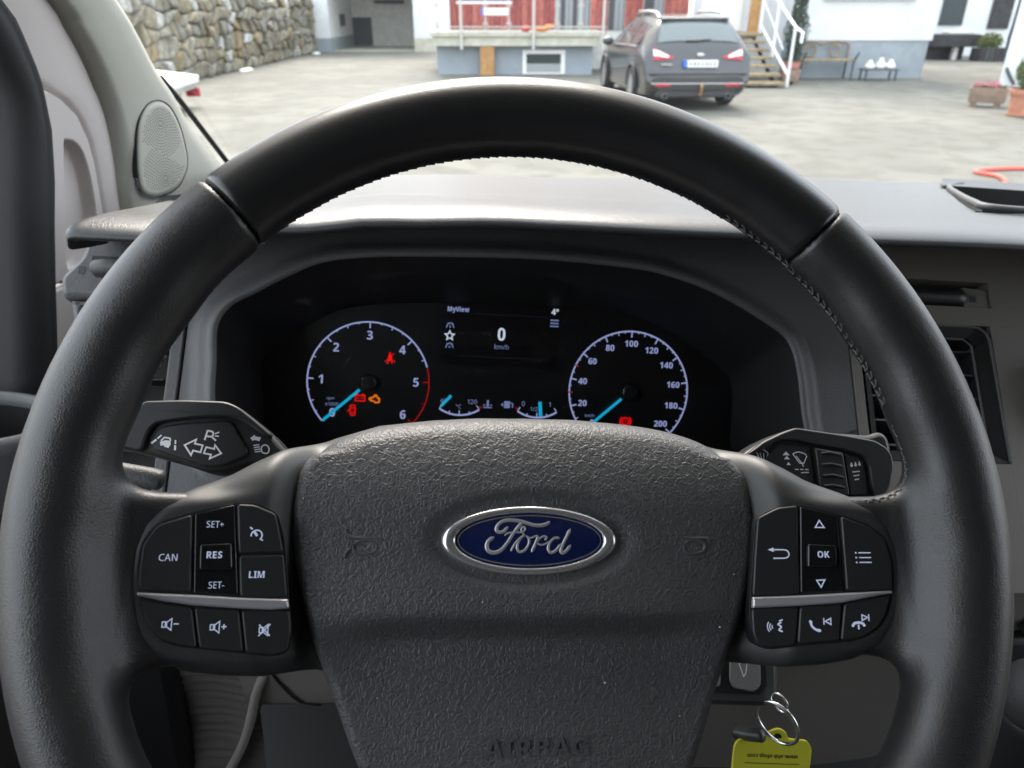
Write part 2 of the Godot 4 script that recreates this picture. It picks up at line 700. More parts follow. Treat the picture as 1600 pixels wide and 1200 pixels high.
	painted("trough", mottle(128, Color(0.56, 0.47, 0.42), Color(0.50, 0.42, 0.36), Color(0.45, 0.42, 0.36), 0.03, 0.06, 105), 0.7, 0.9)
	mat("white_paint", lin(0.78, 0.78, 0.77), 0.5)
	mat("rail_paint", lin(0.50, 0.47, 0.43), 0.5)
	relief(mat("lower_trim", lin(0.27, 0.255, 0.235), 0.6), speck, 0.042, 0.05)
	mat("pocket_grey", lin(0.15, 0.14, 0.13), 0.6)
	mat("curtain", lin(0.26, 0.27, 0.28), 0.9)
	mat("curtain_blue", lin(0.22, 0.26, 0.40), 0.9)
	mat("window_dark", lin(0.03, 0.045, 0.045), 0.15)
	mat("door_dark", lin(0.035, 0.05, 0.055), 0.5)
	mat("window_pale", lin(0.30, 0.33, 0.33), 0.3)
	mat("iron", lin(0.05, 0.055, 0.06), 0.5)
	mat("car_paint", lin(0.034, 0.036, 0.038), 0.35, 0.3).clearcoat_enabled = true
	M.car_paint.clearcoat = 0.8
	M.car_paint.clearcoat_roughness = 0.08
	mat("car_glass", lin(0.10, 0.12, 0.12), 0.06).metallic_specular = 0.9
	mat("car_plastic", lin(0.03, 0.03, 0.032), 0.6)
	mat("tyre", lin(0.02, 0.02, 0.02), 0.8)
	mat("alloy", lin(0.5, 0.5, 0.5), 0.35, 0.8)
	mat("lamp_red", lin(0.42, 0.02, 0.04), 0.2)
	mat("lamp_clear", lin(0.75, 0.70, 0.70), 0.15)
	mat("plate", lin(0.72, 0.72, 0.70), 0.5)
	mat("plate_blue", lin(0.04, 0.14, 0.55), 0.5)
	mat("orange", lin(0.75, 0.25, 0.04), 0.6)
	mat("pink", lin(0.55, 0.17, 0.24), 0.8)
	mat("hose_red", lin(0.62, 0.10, 0.07), 0.5)
	mat("white_flower", lin(0.75, 0.73, 0.66), 0.8)
	for k in 3:
		var leaf := mat("leaf_%d" % k, [lin(0.05, 0.085, 0.03), lin(0.07, 0.11, 0.035), lin(0.10, 0.12, 0.03)][k], 0.6)
		leaf.backlight_enabled = true
		leaf.backlight = Color(0.25, 0.3, 0.1)
	for k in 2:
		mat("needle_%d" % k, [lin(0.04, 0.065, 0.045), lin(0.06, 0.085, 0.055)][k], 0.7)
	mat("soil", lin(0.04, 0.03, 0.02), 0.95)


# ---------------------------------------------------------------- steering wheel (millimetres in its own frame)

const SEAM := 0.7854        # where the smooth top of the rim meets the grips

func pod_plane(ax: float) -> float:
	return -8.0 + (ax - 120.0) * 10.0 / 55.0


# distance to the leather of a grip: rim ring joined to the padded root of its spoke
func grip(p: Vector3) -> float:
	var rho := sqrt(p.x * p.x + p.y * p.y)
	var a := atan2(p.y, p.x)
	var q := rho - 176.0
	var r := 16.9
	if q < 0.0:
		r += 0.32 * sin(a * 27.0) * clampf(-q / 14.0, 0.0, 1.0)      # puckers along the stitching
	var seam := (p.x * -sin(SEAM) + p.y * cos(SEAM))
	if p.y > 0.0 and seam > -3.0:
		r -= 1.5 * pow(clampf((seam + 3.0) / 3.0, 0.0, 1.0), 2.0)
	var d1 := sqrt(q * q + p.z * p.z) - r
	var zc := pod_plane(clampf(p.x, 95.0, 150.0)) - 8.6
	var e := Vector3(absf(p.x - 136.0) - 26.0, absf(p.y + 20.0) - 25.0, absf(p.z - zc) - 1.0)
	var d2 := Vector3(maxf(e.x, 0), maxf(e.y, 0), maxf(e.z, 0)).length() + minf(maxf(e.x, maxf(e.y, e.z)), 0.0) - 7.0
	var k := 17.0
	var h := maxf(k - absf(d1 - d2), 0.0)
	var d := minf(d1, d2) - h * h / (4.0 * k)
	if p.y > 0.0:
		d = maxf(d, seam)
	return maxf(d, -p.x)


func grip_normal(p: Vector3) -> Vector3:
	var e := 0.5
	return Vector3(grip(p + Vector3(e, 0, 0)) - grip(p - Vector3(e, 0, 0)), grip(p + Vector3(0, e, 0)) - grip(p - Vector3(0, e, 0)), grip(p + Vector3(0, 0, e)) - grip(p - Vector3(0, 0, e))).normalized()


func grip_mesh() -> Array:
	var lo := Vector3(-2, -196, -28)
	var c := 2.0
	var nx := 100
	var ny := 168
	var nz := 25
	var sx := 1
	var sy := nx + 1
	var sz := (nx + 1) * (ny + 1)
	var f := PackedFloat32Array()
	f.resize(sz * (nz + 1))
	var b := 5
	for bz in range(0, nz + 1, b):
		for by in range(0, ny + 1, b):
			for bx in range(0, nx + 1, b):
				var d := grip(lo + Vector3(bx + 2, by + 2, bz + 2) * c)
				var far := absf(d) > 12.0
				for z in range(bz, mini(bz + b, nz + 1)):
					for y in range(by, mini(by + b, ny + 1)):
						var at := z * sz + y * sy
						for x in range(bx, mini(bx + b, nx + 1)):
							f[at + x] = d if far else grip(lo + Vector3(x, y, z) * c)
	var places := PackedVector3Array()
	var id := PackedInt32Array()
	id.resize(f.size())
	id.fill(-1)
	for z in nz:
		for y in ny:
			for x in nx:
				var at := z * sz + y * sy + x
				var v0 := f[at]
				var g := [v0, f[at + 1], f[at + sy], f[at + sy + 1], f[at + sz], f[at + sz + 1], f[at + sz + sy], f[at + sz + sy + 1]]
				var mn: float = g.min()
				if mn > 0.0 or g.max() <= 0.0:
					continue
				var sum := Vector3.ZERO
				var cnt := 0
				for e in [[0, 1], [2, 3], [4, 5], [6, 7], [0, 2], [1, 3], [4, 6], [5, 7], [0, 4], [1, 5], [2, 6], [3, 7]]:
					var va: float = g[e[0]]
					var vb: float = g[e[1]]
					if (va > 0.0) == (vb > 0.0):
						continue
					var t := va / (va - vb)
					var pa := Vector3(e[0] & 1, (e[0] >> 1) & 1, e[0] >> 2)
					var pb := Vector3(e[1] & 1, (e[1] >> 1) & 1, e[1] >> 2)
					sum += pa.lerp(pb, t)
					cnt += 1
				id[at] = places.size()
				places.append(lo + (Vector3(x, y, z) + sum / cnt) * c)
	var quads := PackedInt32Array()
	for z in range(1, nz):
		for y in range(1, ny):
			for x in range(1, nx):
				var at := z * sz + y * sy + x
				var s := f[at] > 0.0
				if s != (f[at + 1] > 0.0):
					quads.append_array([id[at], id[at - sy], id[at - sy - sz], id[at - sz]])
				if s != (f[at + sy] > 0.0):
					quads.append_array([id[at], id[at - 1], id[at - 1 - sz], id[at - sz]])
				if s != (f[at + sz] > 0.0):
					quads.append_array([id[at], id[at - 1], id[at - 1 - sy], id[at - sy]])
	var out := []
	for side in [1.0, -1.0]:
		var m := MB.new(0.001)
		for p in places:
			var n := grip_normal(p)
			m.p(Vector3(p.x * side, p.y, p.z), Vector3(n.x * side, n.y, n.z))
		for k in range(0, quads.size(), 4):
			if mini(mini(quads[k], quads[k + 1]), mini(quads[k + 2], quads[k + 3])) >= 0:
				m.quad(quads[k], quads[k + 1], quads[k + 2], quads[k + 3])
		out.append(m)
	return out


func edge_distance(p: Vector2, poly: PackedVector2Array) -> float:
	var d := 1e9
	var m := poly.size()
	for i in m:
		d = minf(d, p.distance_squared_to(Geometry2D.get_closest_point_to_segment(p, poly[i], poly[(i + 1) % m])))
	return sqrt(d)


func fall(d: float, r: float) -> float:      # how far a rounded edge of radius r has dropped at distance d from its rim
	if d >= r:
		return 0.0
	var k := (r - maxf(d, 0.0)) / r
	return r * (1.0 - sqrt(maxf(1.0 - k * k, 0.0)))


func across(list: Array, y: float) -> float:  # list of (x, y) with falling y: x at y
	for k in list.size() - 1:
		var a: Vector2 = list[k]
		var b: Vector2 = list[k + 1]
		if y <= a.y and y >= b.y:
			return lerpf(a.x, b.x, (a.y - y) / maxf(a.y - b.y, 1e-6))
	return list[-1].x


func cover_height(x: float, y: float) -> float:
	var h := -14.0
	if y > 0.0:
		h -= 15.0 * pow(y / 50.0, 2.3)
	h -= 4.0 * pow(absf(x) / 98.0, 2.0)
	# the step below the badge: the upper half bulges over the lower half
	var side := smoothstep(88.0, 50.0, absf(x))
	h += (1.5 * smoothstep(-10.0, -33.0, y)) * side
	h -= 9.0 * smoothstep(-34.0, -46.0, y) * side
	h -= 6.0 * smoothstep(-34.0, -60.0, y) * (1.0 - side)
	h += 7.0 * smoothstep(-48.0, -116.0, y)
	h -= 3.0 * smoothstep(-105.0, -134.0, y)
	# the dish the badge sits in
	var e := Vector2(x / 43.0, (y + 6.0) / 19.5).length()
	h -= 2.6 * smoothstep(1.06, 0.84, e)
	return h


func wheel() -> void:
	var w := thing("steering_wheel", "black leather steering wheel with oval badge and buttons on both spokes", "steering wheel", WT)
	# smooth leather over the top of the rim
	var m := MB.new(0.001)
	var rows := []
	var n := 120
	for i in n + 1:
		var a := lerpf(SEAM, PI - SEAM, float(i) / n)
		var edge := minf(a - SEAM, PI - SEAM - a) * 176.0
		var ring := PackedVector3Array()
		for k in 40:
			var b := TAU * k / 40
			var r := 16.6 - 1.5 * pow(clampf(1.0 - edge / 3.0, 0.0, 1.0), 2.0)
			if cos(b) < 0.0:
				r += 0.12 * sin(a * 44.0) * -cos(b)
			var rho := 176.0 + cos(b) * r
			ring.append(Vector3(cos(a) * rho, sin(a) * rho, sin(b) * r))
		rows.append(ring)
	for s in [0, rows.size() - 1]:
		var mid := Vector3.ZERO
		for q in rows[s]:
			mid += q / 40.0
		var inner := PackedVector3Array()
		for q in rows[s]:
			inner.append(mid + (q - mid) * 0.7)
		if s == 0:
			rows.push_front(inner)
		else:
			rows.append(inner)
	m.grid(rows, Vector3.ZERO, true)
	obj("rim_top", m, M.leather_smooth, w)
	var grips := grip_mesh()
	obj("rim_grip", grips[0], M.leather, w)
	obj("rim_grip", grips[1], M.leather, w)
	# stitches along the inner edge of the rim
	var st := MB.new(0.001)
	st.tube([Vector3(-1.7, 0.3, -0.3), Vector3(-0.6, 0.02, 0.25), Vector3(0.6, -0.02, 0.25), Vector3(1.7, -0.3, -0.3)], 0.5, 5)
	var stitch := st.mesh()
	var cord := []
	for k in range(-62, 64):
		cord.append(0.0253 * k + PI / 2)
	var count := 0
	for a in cord:
		for s in [-1.0, 1.0]:
			if absf(a) < 0.235 + 0.17 * 0.5 or (a < 0.0 and a > -0.46) or a > PI - 0.3:
				continue
			var b: float = PI + (0.19 + 0.085 * s if a < 1.0 else 0.42 + 0.075 * s)
			var r := 17.0 if a < SEAM else 16.7
			var c := Vector3(cos(a) * (176.0 + cos(b) * r), sin(a) * (176.0 + cos(b) * r), sin(b) * r)
			var nrm := Vector3(cos(a) * cos(b), sin(a) * cos(b), sin(b))
			var tan := Vector3(-sin(a), cos(a), 0)
			tan = tan.rotated(nrm, s * 0.55 + rng.randf_range(-0.12, 0.12))
			var o := obj("stitch", stitch, M.thread, w)
			o.transform = Transform3D(Basis(tan, nrm, tan.cross(nrm)) * Basis().scaled(Vector3.ONE * rng.randf_range(0.9, 1.1)), (c - nrm * (0.4 if a > 1.0 and a < 3.0 else 0.14)) * 0.001)
			count += 1
	# and round the root of the spoke that shows its seam
	var path := smooth2(vs([155.5, 40, 157.5, 30, 157.5, 24, 155, 19, 151, 16, 146, 14, 140, 13.5]), 4)
	for k in range(0, path.size(), 1):
		var q: Vector2 = path[k]
		var d: Vector2 = (path[mini(k + 1, path.size() - 1)] - path[maxi(k - 1, 0)]).normalized()
		var c := Vector3(q.x, q.y, -3.0)
		for it in 6:
			c -= grip_normal(c) * grip(c) * 0.8
		var nrm := grip_normal(c)
		var tan := (Vector3(d.x, d.y, 0) - nrm * nrm.dot(Vector3(d.x, d.y, 0))).normalized().rotated(nrm, 0.35 * (1 if k % 2 else -1))
		var o := obj("stitch", stitch, M.thread, w)
		o.transform = Transform3D(Basis(tan, nrm, tan.cross(nrm)), (c - nrm * 0.2) * 0.001)
	spokes(w)
	airbag(w)
	for s in [-1, 1]:
		pod(w, s)


func spokes(w: Node3D) -> void:
	# the satin plastic body between hub and rim: a top line and a bottom line over |x|
	var top := vs([0, 50, 40, 48.5, 65, 45.5, 84, 39.5, 102, 32, 114, 25.5, 122, 20.5, 134, 14, 142.7, 8, 149, 1, 152.6, -8, 154, -19])
	var bot := vs([0, -62, 70, -60, 86, -57.5, 103, -57, 118, -56, 130, -54, 141, -49, 147, -43, 151.2, -36, 153.4, -27, 154, -19])
	var outline := PackedVector2Array()
	for q in top:
		outline.append(q)
	for k in range(bot.size() - 2, -1, -1):
		outline.append(bot[k])
	var half := outline.duplicate()
	for q in half:
		outline.append(Vector2(-q.x, q.y))
	var edge := half.slice(1, half.size() - 1)
	var m := MB.new(0.001)
	var rows := []
	var cols := 180
	for i in cols + 1:
		var x := 154.0 * sin(PI / 2 * lerpf(-1.0, 1.0, float(i) / cols))
		var ax := absf(x)
		var yt := 0.0
		var yb := 0.0
		for k in top.size() - 1:
			if ax >= top[k].x and ax <= top[k + 1].x:
				yt = lerpf(top[k].y, top[k + 1].y, (ax - top[k].x) / maxf(top[k + 1].x - top[k].x, 1e-6))
		for k in bot.size() - 1:
			if ax >= bot[k].x and ax <= bot[k + 1].x:
				yb = lerpf(bot[k].y, bot[k + 1].y, (ax - bot[k].x) / maxf(bot[k + 1].x - bot[k].x, 1e-6))
		var ring := PackedVector3Array()
		ring.append(Vector3(x, yt, -52))
		for j in 49:
			var y := lerpf(yt, yb, 0.5 - 0.5 * cos(PI * j / 48.0))
			var h := pod_plane(clampf(ax, 90.0, 160.0)) + 0.6
			h -= 17.0 * smoothstep(106.0, 86.0, ax)
			var d := edge_distance(Vector2(ax, y), edge) if ax > 40 else minf(yt - y, y - yb)
			var r := 7.0
			if y > 6.0:
				r = lerpf(7.0, 20.0, smoothstep(2.0, 14.0, y) * smoothstep(146.0, 120.0, ax))
			elif y < -50.0:
				r = 9.0
			h -= fall(d, r)
			ring.append(Vector3(x, y, h))
		ring.append(Vector3(x, yb, -52))
		rows.append(ring)
	m.grid(rows, Vector3(0, 0, 1))
	obj("spoke_body", m, M.trim, w)


func airbag(w: Node3D) -> void:
	var side := smooth2(vs([20, 48.6, 50, 46, 68, 42.5, 80, 38, 88, 32, 94, 24, 96.2, 14, 97, 2, 95.6, -10, 92.4, -24, 87.6, -39, 82.8, -54, 76.6, -68, 69.5, -84, 62, -99, 53, -115, 42, -127, 20, -134]), 6)
	var poly := PackedVector2Array()
	for q in side:
		poly.append(q)
	for k in range(side.size() - 1, -1, -1):
		poly.append(Vector2(-side[k].x, side[k].y))
	var m := MB.new(0.001)
	var rows := []
	var ny := 150
	for i in ny + 1:
		var y := lerpf(48.6, -134.0, float(i) / ny)
		var hw := across(side, y)
		var line := PackedVector3Array()
		line.append(Vector3(-hw, y, cover_height(hw, y) - 16.0))
		for j in 111:
			var u := sin(PI / 2 * lerpf(-1.0, 1.0, j / 110.0))
			var x := hw * u
			var d := edge_distance(Vector2(absf(x), y), poly)
			var h := cover_height(x, y) - fall(d, 5.0) - (fall(d, 11.0) if y > 30 else 0.0)
			line.append(Vector3(x, y, h))
		line.append(Vector3(hw, y, cover_height(hw, y) - 16.0))
		rows.append(line)
	m.grid(rows, Vector3(0, 0, 1))
	obj("airbag_cover", m, M.hide, w)
	# raised word and horn signs, moulded in the same hide
	text("AIRBAG", 6.6e-3, Transform3D(Basis(), Vector3(1.6, -84.5, cover_height(0, -84.5) + 0.15) * 0.001), M.hide_smooth, w, "raised_lettering", true, 0.0008, 1.25)
	for s in [-1.0, 1.0]:
		var hm := MB.new(0.001)
		var z := cover_height(67.0, -8.0) - 0.15
		var flip := func(list: Array) -> Array:
			var out := []
			for q in vs(list):
				out.append(Vector2(67.5 * s + q.x, -8.0 + q.y))
			return out
		hm.stroke(smooth2(flip.call([-7, 6.3, -6.2, 4, -4, 2.9, 0, 2.6, 4.5, 2.7, 6.8, 2.4, 7.4, 1]), 4), 1.5, z, 0.7)
		hm.stroke(smooth2(flip.call([-7, -5.2, -6.4, -3, -5, -1.6, -4, -1.3]), 4), 1.5, z, 0.7)
		hm.stroke(smooth2(flip.call([-3.8, 0, -3, -2.8, 1, -3.6, 4.6, -2.6, 5.4, 0, 3, 1.6, -1, 1.7, -3.8, 0]), 4), 1.5, z, 0.7)
		obj("horn_symbol", hm, M.hide_smooth, w)
	# a few specks of dust caught in the grain
	for q in [[78, -41, 0.5], [30, -62, 0.45], [-20, -30, 0.3], [60, -75, 0.25], [-60, -66, 0.25], [12, 22, 0.25], [-40, 18, 0.22], [85, -20, 0.3]]:
		var dm := MB.new(0.001)
		dm.ball(Vector3(q[0], q[1], cover_height(q[0], q[1]) + 0.1), Vector3(q[2], q[2] * 0.8, q[2] * 0.5), 8)
		obj("dust_speck", dm, M.print_white, w)
	# badge
	var bz := cover_height(0, -6) + 0.4
	var b := MB.new(0.001, Transform3D(Basis(), Vector3(-0.6, -6.2, bz)))
	var ell := func(rx: float, ry: float, k := 72) -> PackedVector2Array:
		var out := PackedVector2Array()
		for i in k:
			out.append(Vector2(cos(TAU * i / k) * rx, sin(TAU * i / k) * ry))
		return out
	var ring := []
	for q in [[1.0, -2.0], [1.0, 0.6], [0.985, 1.5], [0.955, 2.2], [0.915, 2.5], [0.87, 2.3], [0.845, 1.7], [0.842, 0.6]]:
		var line := PackedVector3Array()
		for c in ell.call(36.0 - 36.0 * (1.0 - q[0]), 14.0 - 20.0 * (1.0 - q[0])):
			line.append(Vector3(c.x, c.y, q[1]))
		ring.append(line)
	b.grid(ring, Vector3(0, 0, 1), true)
	var badge := obj("badge", b, M.chrome, w)
	var f := MB.new(0.001, Transform3D(Basis(), Vector3(-0.6, -6.2, bz)))
	var dome := []
	for k in 9:
		var s := maxf(k / 8.0, 0.001)
		var line := PackedVector3Array()
		for c in ell.call(30.4 * s, 10.9 * s):
			line.append(Vector3(c.x, c.y, 0.9 + 0.8 * (1.0 - s * s)))
		dome.append(line)
	f.grid(dome, Vector3(0, 0, 1), true)
	obj("badge_field", f, M.badge_blue, badge)
	var r := MB.new(0.001, Transform3D(Basis(), Vector3(-0.6, -6.2, bz)))
	r.line(Array(ell.call(29.2, 9.9)), 0.5, 1.14, true)
	obj("badge_line", r, M.chrome, badge)
	var sc := func(list: Array) -> Array:      # drawing of the script, turned into millimetres on the badge
		var out := []
		for q in vs(list):
			out.append(Vector2((q.x - 810.0) * 0.0468, (371.0 - q.y) * 0.0445))
		return smooth2(out, 5)
	for q in [
		[1.5, [985, 203, 955, 225, 900, 238, 840, 235, 780, 216, 710, 197, 640, 190, 575, 200, 530, 235, 516, 275, 538, 300, 580, 292, 618, 248]],
		[1.6, [742, 214, 700, 262, 655, 325, 610, 395, 560, 455, 505, 480, 452, 468, 432, 425, 450, 375, 498, 342]],
		[0.9, [585, 330, 615, 308, 670, 300, 730, 300, 762, 284, 762, 255, 742, 256, 732, 280, 745, 305, 765, 330]],
		[1.2, [640, 468, 662, 430, 690, 385, 730, 345, 765, 328]],
		[1.25, [745, 335, 708, 385, 695, 440, 720, 474, 765, 456, 796, 405, 798, 360, 772, 328]],
		[1.0, [785, 350, 820, 350, 855, 335, 878, 330]],
		[1.5, [880, 330, 868, 370, 845, 425, 820, 478]],
		[1.1, [846, 420, 875, 375, 910, 342, 940, 335, 952, 352, 935, 370]],
		[0.9, [868, 395, 900, 412, 940, 405, 972, 382]],
		[1.3, [1070, 352, 1022, 352, 982, 392, 966, 445, 990, 480, 1035, 460, 1080, 400]],
		[1.4, [1165, 268, 1135, 330, 1100, 400, 1078, 455, 1090, 482, 1125, 465, 1165, 412]],
	]:
		var l := MB.new(0.001, Transform3D(Basis(), Vector3(-0.6, -6.2, bz)))
		l.stroke(sc.call(q[1]), q[0], 1.45, 0.55)
		obj("script_stroke", l, M.satin, badge)


func pod(w: Node3D, s: int) -> void:
	# s = -1 left, 1 right; a is across towards the right, b up, both on the tilted face of the pod
	var ax := Vector3(55, 0, 10 * s).normalized()
	var pf := Transform3D(Basis(ax, Vector3.UP, ax.cross(Vector3.UP)), Vector3(120 * s, -20, -8))
	var f := Transform3D(pf.basis, pf.origin * 0.001)
	var pod_thing := Node3D.new()
	pod_thing.name = "button_panel"
	pod_thing.transform = f
	w.add_child(pod_thing, true)
	# dark tray under the buttons
	var o: PackedVector2Array
	if s < 0:
		o = rounded(vs([-28, 2, -27.6, 13, -23, 20, -10.5, 24.3, 6, 28.3, 12, 27.8, 20, 24.5, 23, 15, 28, -20, 27.5, -27.5, 22, -29, -12, -24.2, -18, -22, -24, -13]), 3.0)
	else:
		o = rounded(vs([-26.3, 23.3, -17, 27.7, -8, 28.4, 8, 24.2, 20, 19.5, 25.6, 14, 27.2, 5, 26.6, -4, 23, -16, 18, -22, 9, -26, -14, -28, -25, -29.4, -30, -28, -31.8, -18, -30.8, -8]), 3.0)
	var t := MB.new(0.001)
	t.slab(o, -12, 0.75, 0.2)
	obj("tray", t, M.black, pod_thing)
	var key := func(called: String, list: Array, material: Material, z := 1.9, r := 1.6, bevel := 0.7) -> Node3D:
		var b := MB.new(0.001)
		b.slab(rounded(vs(list), r), 0.2, z, bevel)
		return obj(called, b, material, pod_thing)
	var put := func(ic: MB, parent: Node3D) -> void:
		obj("symbol", ic, M.legend, parent)
	var at := func(x: float, y: float, z := 1.92) -> Transform3D:
		return Transform3D(Basis(), Vector3(x, y, z) * 0.001)
	if s < 0:
		var k1: Node3D = key.call("cancel_button", [-27.2, 2, -26.8, 12, -22.8, 19, -10.8, 23.2, -8.7, -5.4, -26.4, -4.3], M.button)
		text("CAN", 2.5e-3, at.call(-17.6, 7.4), M.legend, k1)
		var well: Node3D = key.call("rocker", [-10.2, 23.5, 4.1, 27.2, 8, -6.7, -8.1, -5.7], M.button_gloss, 1.3, 1.2)
		text("SET+", 2.4e-3, at.call(-2.4, 19.6, 1.32), M.legend, well, "lettering", false, 0.0001, 0.9)
		text("SET-", 2.4e-3, at.call(-0.2, -2.7, 1.32), M.legend, well, "lettering", false, 0.0001, 0.9)
		var k2: Node3D = key.call("resume_button", [-7.2, 12.2, 4.2, 12.7, 5.3, 2.8, -6.6, 2.6], M.button_gloss, 3.0, 1.2, 0.7)
		text("RES", 2.5e-3, at.call(-1.6, 8.3, 3.02), M.legend, k2, "lettering", true)
		var k3: Node3D = key.call("cruise_button", [4.8, 27.3, 11.4, 27.1, 19.4, 23.8, 23.2, 9, 6.7, 8.6], M.button)
		var ic := MB.new(0.001)
		var dial := []
		for k in 13:
			dial.append(Vector2(12.8, 15.5) + Vector2.from_angle(deg_to_rad(-50 + 20 * k)) * 2.0)
		ic.line(dial, 0.5, 1.95)
		ic.line(vs([13.0, 15.3, 11.6, 17.3]), 0.9, 1.955)
		ic.line(vs([10.2, 18.6, 11.2, 17.8]), 0.6, 1.95)
		ic.line(vs([14.2, 14.1, 15.3, 13.6]), 0.4, 1.96)
		put.call(ic, k3)
		var k4: Node3D = key.call("limit_button", [6.9, 8.0, 23.3, 8.4, 25.7, -7.8, 8.5, -7.1], M.button)
		text("LIM", 2.5e-3, at.call(13.9, 1.0), M.legend, k4, "lettering", true)
		key.call("chrome_strip", [-27, -4.9, -8.8, -6.0, 8.2, -7.3, 25.9, -8.2, 26.6, -11.6, 20, -12, 8.5, -11.3, -8.5, -9.7, -18, -8.1, -26.8, -6.0], M.satin, 2.6, 0.5, 0.9)
		var k5: Node3D = key.call("volume_down_button", [-26.6, -7, -18, -8.9, -7.9, -10.5, -5, -25, -12, -23.6, -18, -21.6, -22, -16.5], M.button)
		var k6: Node3D = key.call("volume_up_button", [-7.2, -10.6, 8.5, -11.8, 11.2, -27, -4.2, -25.2], M.button)
		var k7: Node3D = key.call("mute_button", [9.3, -12, 26.8, -12.4, 27.8, -20, 26.8, -27.2, 22, -28.6, 12, -27.3], M.button)
		for q in [[k5, -15.4, -16.3, 0], [k6, 1.0, -17.7, 1], [k7, 18.2, -19.2, 2]]:
			var sp := MB.new(0.001)
			var c := Vector2(q[1], q[2])
			sp.line([c + Vector2(-2, -0.9), c + Vector2(-2, 0.9), c + Vector2(-0.9, 0.9), c + Vector2(-0.9, -0.9)], 0.38, 1.95, true)
			sp.line([c + Vector2(-0.5, -0.8), c + Vector2(-0.5, 0.8), c + Vector2(1.1, 2.0), c + Vector2(1.1, -2.0)], 0.38, 1.955, true)
			if q[3] < 2:
				sp.line([c + Vector2(1.8, 0.1), c + Vector2(3.6, 0.1)], 0.45, 1.95)
			if q[3] == 1:
				sp.line([c + Vector2(2.7, 1.0), c + Vector2(2.7, -0.8)], 0.45, 1.952)
			if q[3] == 2:
				sp.line([c + Vector2(-2.2, 2.0), c + Vector2(1.9, -2.1)], 0.45, 1.965)
				sp.line([c + Vector2(-2.2, -2.1), c + Vector2(1.9, 2.1)], 0.45, 1.97)
			put.call(sp, q[0])
	else:
		var k1: Node3D = key.call("back_button", [-25.8, 22.9, -17, 27.1, -8.8, 27.9, -11.2, -7.7, -30.1, -8.5, -28, 8], M.button)
		var ic := MB.new(0.001)
		ic.line(smooth2(vs([-21.2, 9.9, -18, 9.9, -15.2, 9.7, -14.2, 8.2, -15.2, 6.7, -18, 6.5, -20.6, 6.5]), 4), 0.5, 1.95)
		ic.poly(vs([-22.6, 9.9, -20.3, 10.8, -20.3, 9.0]), 1.955)
		put.call(ic, k1)
		var well: Node3D = key.call("rocker", [-8.1, 27.6, 7.2, 23.8, 6.8, -6.9, -10.9, -7.5], M.button_gloss, 1.3, 1.2)
		var up := MB.new(0.001)
		up.line(vs([-2.5, 18.9, -0.7, 21.7, 1.0, 18.8]), 0.5, 1.35, true)
		up.line(vs([-3.9, -2.3, -0.7, -2.1, -2.4, -5.0]), 0.5, 1.35, true)
		put.call(up, well)
		var k2: Node3D = key.call("ok_button", [-6.7, 12.3, 5, 11.7, 4.4, 3, -7.6, 2.7], M.button_gloss, 3.0, 1.2, 0.7)
		text("OK", 2.6e-3, at.call(-0.8, 8.0, 3.02), M.legend, k2, "lettering", true)
		var k3: Node3D = key.call("menu_button", [8, 23.5, 20, 18.6, 25, 13.4, 26.6, 5, 25.8, -5.9, 7.3, -6.4], M.button)
		var ls := MB.new(0.001)
		for k in 3:
			ls.line(vs([13.5, 8.6 - 1.9 * k, 18.3, 8.6 - 1.9 * k]), 0.45, 1.95)
			ls.line(vs([12.1, 8.6 - 1.9 * k, 12.7, 8.6 - 1.9 * k]), 0.65, 1.95)
		put.call(ls, k3)
		key.call("chrome_strip", [-30.2, -8.9, -11.5, -8.2, 6.7, -7.2, 25.2, -6.3, 25, -7.2, 4.7, -11.1, -11.8, -12.3, -30.6, -13.2], M.satin, 2.6, 0.4, 0.9)
		var k5: Node3D = key.call("voice_button", [-30.9, -13.6, -12.2, -12.6, -14.4, -27.3, -24, -28.5, -29.2, -27.6, -31, -23], M.button)
		var v := MB.new(0.001)
		for k in 3:
			var arc := []
			for j in 5:
				arc.append(Vector2(-22.2, -20.4) + Vector2.from_angle(deg_to_rad(140 + 20 * j)) * (1.1 + 0.9 * k))
			v.line(arc, 0.4, 1.95)
		v.line(smooth2(vs([-19.4, -18.6, -20.8, -19.4, -19.6, -20.4, -20.6, -21.6, -19.2, -22.2]), 3), 0.6, 1.95)
		v.line(vs([-20.4, -18.2, -18.8, -17.6]), 0.5, 1.96)
		put.call(v, k5)
		var k6: Node3D = key.call("call_button", [-11.6, -12.6, 5.1, -11.5, 2.9, -25.7, -13.8, -27], M.button)
		var ph := MB.new(0.001)
		ph.line(smooth2(vs([-8.0, -18.4, -7.6, -20.0, -6.4, -21.2, -4.8, -22.0]), 4), 0.9, 1.95, false)
		ph.line(vs([-8.4, -18.0, -7.4, -18.9]), 1.0, 1.955)
		ph.line(vs([-5.6, -21.4, -4.2, -21.9]), 1.0, 1.955)
		ph.line(vs([-2.2, -18.2, 0, -17.0, -0.1, -19.4]), 0.45, 1.96, true)
		ph.line(vs([-2.7, -16.9, -2.8, -19.5]), 0.45, 1.965)
		put.call(ph, k6)
		var k7: Node3D = key.call("hang_up_button", [5.9, -11.5, 24.8, -7.9, 22, -15.6, 18, -20.8, 12, -24.3, 3.1, -25.7], M.button)
		var hu := MB.new(0.001)
		hu.line(smooth2(vs([8.2, -20.2, 9.0, -19.0, 10.6, -18.6, 12.2, -18.9, 13.0, -20.0]), 4), 1.0, 1.95)
		hu.line(vs([10.6, -19.4, 10.6, -21.2]), 0.7, 1.955)
		hu.line(vs([12.3, -15.6, 14.4, -16.6, 12.2, -17.8]), 0.45, 1.96, true)
		hu.line(vs([14.9, -15.4, 14.8, -18.0]), 0.45, 1.965)
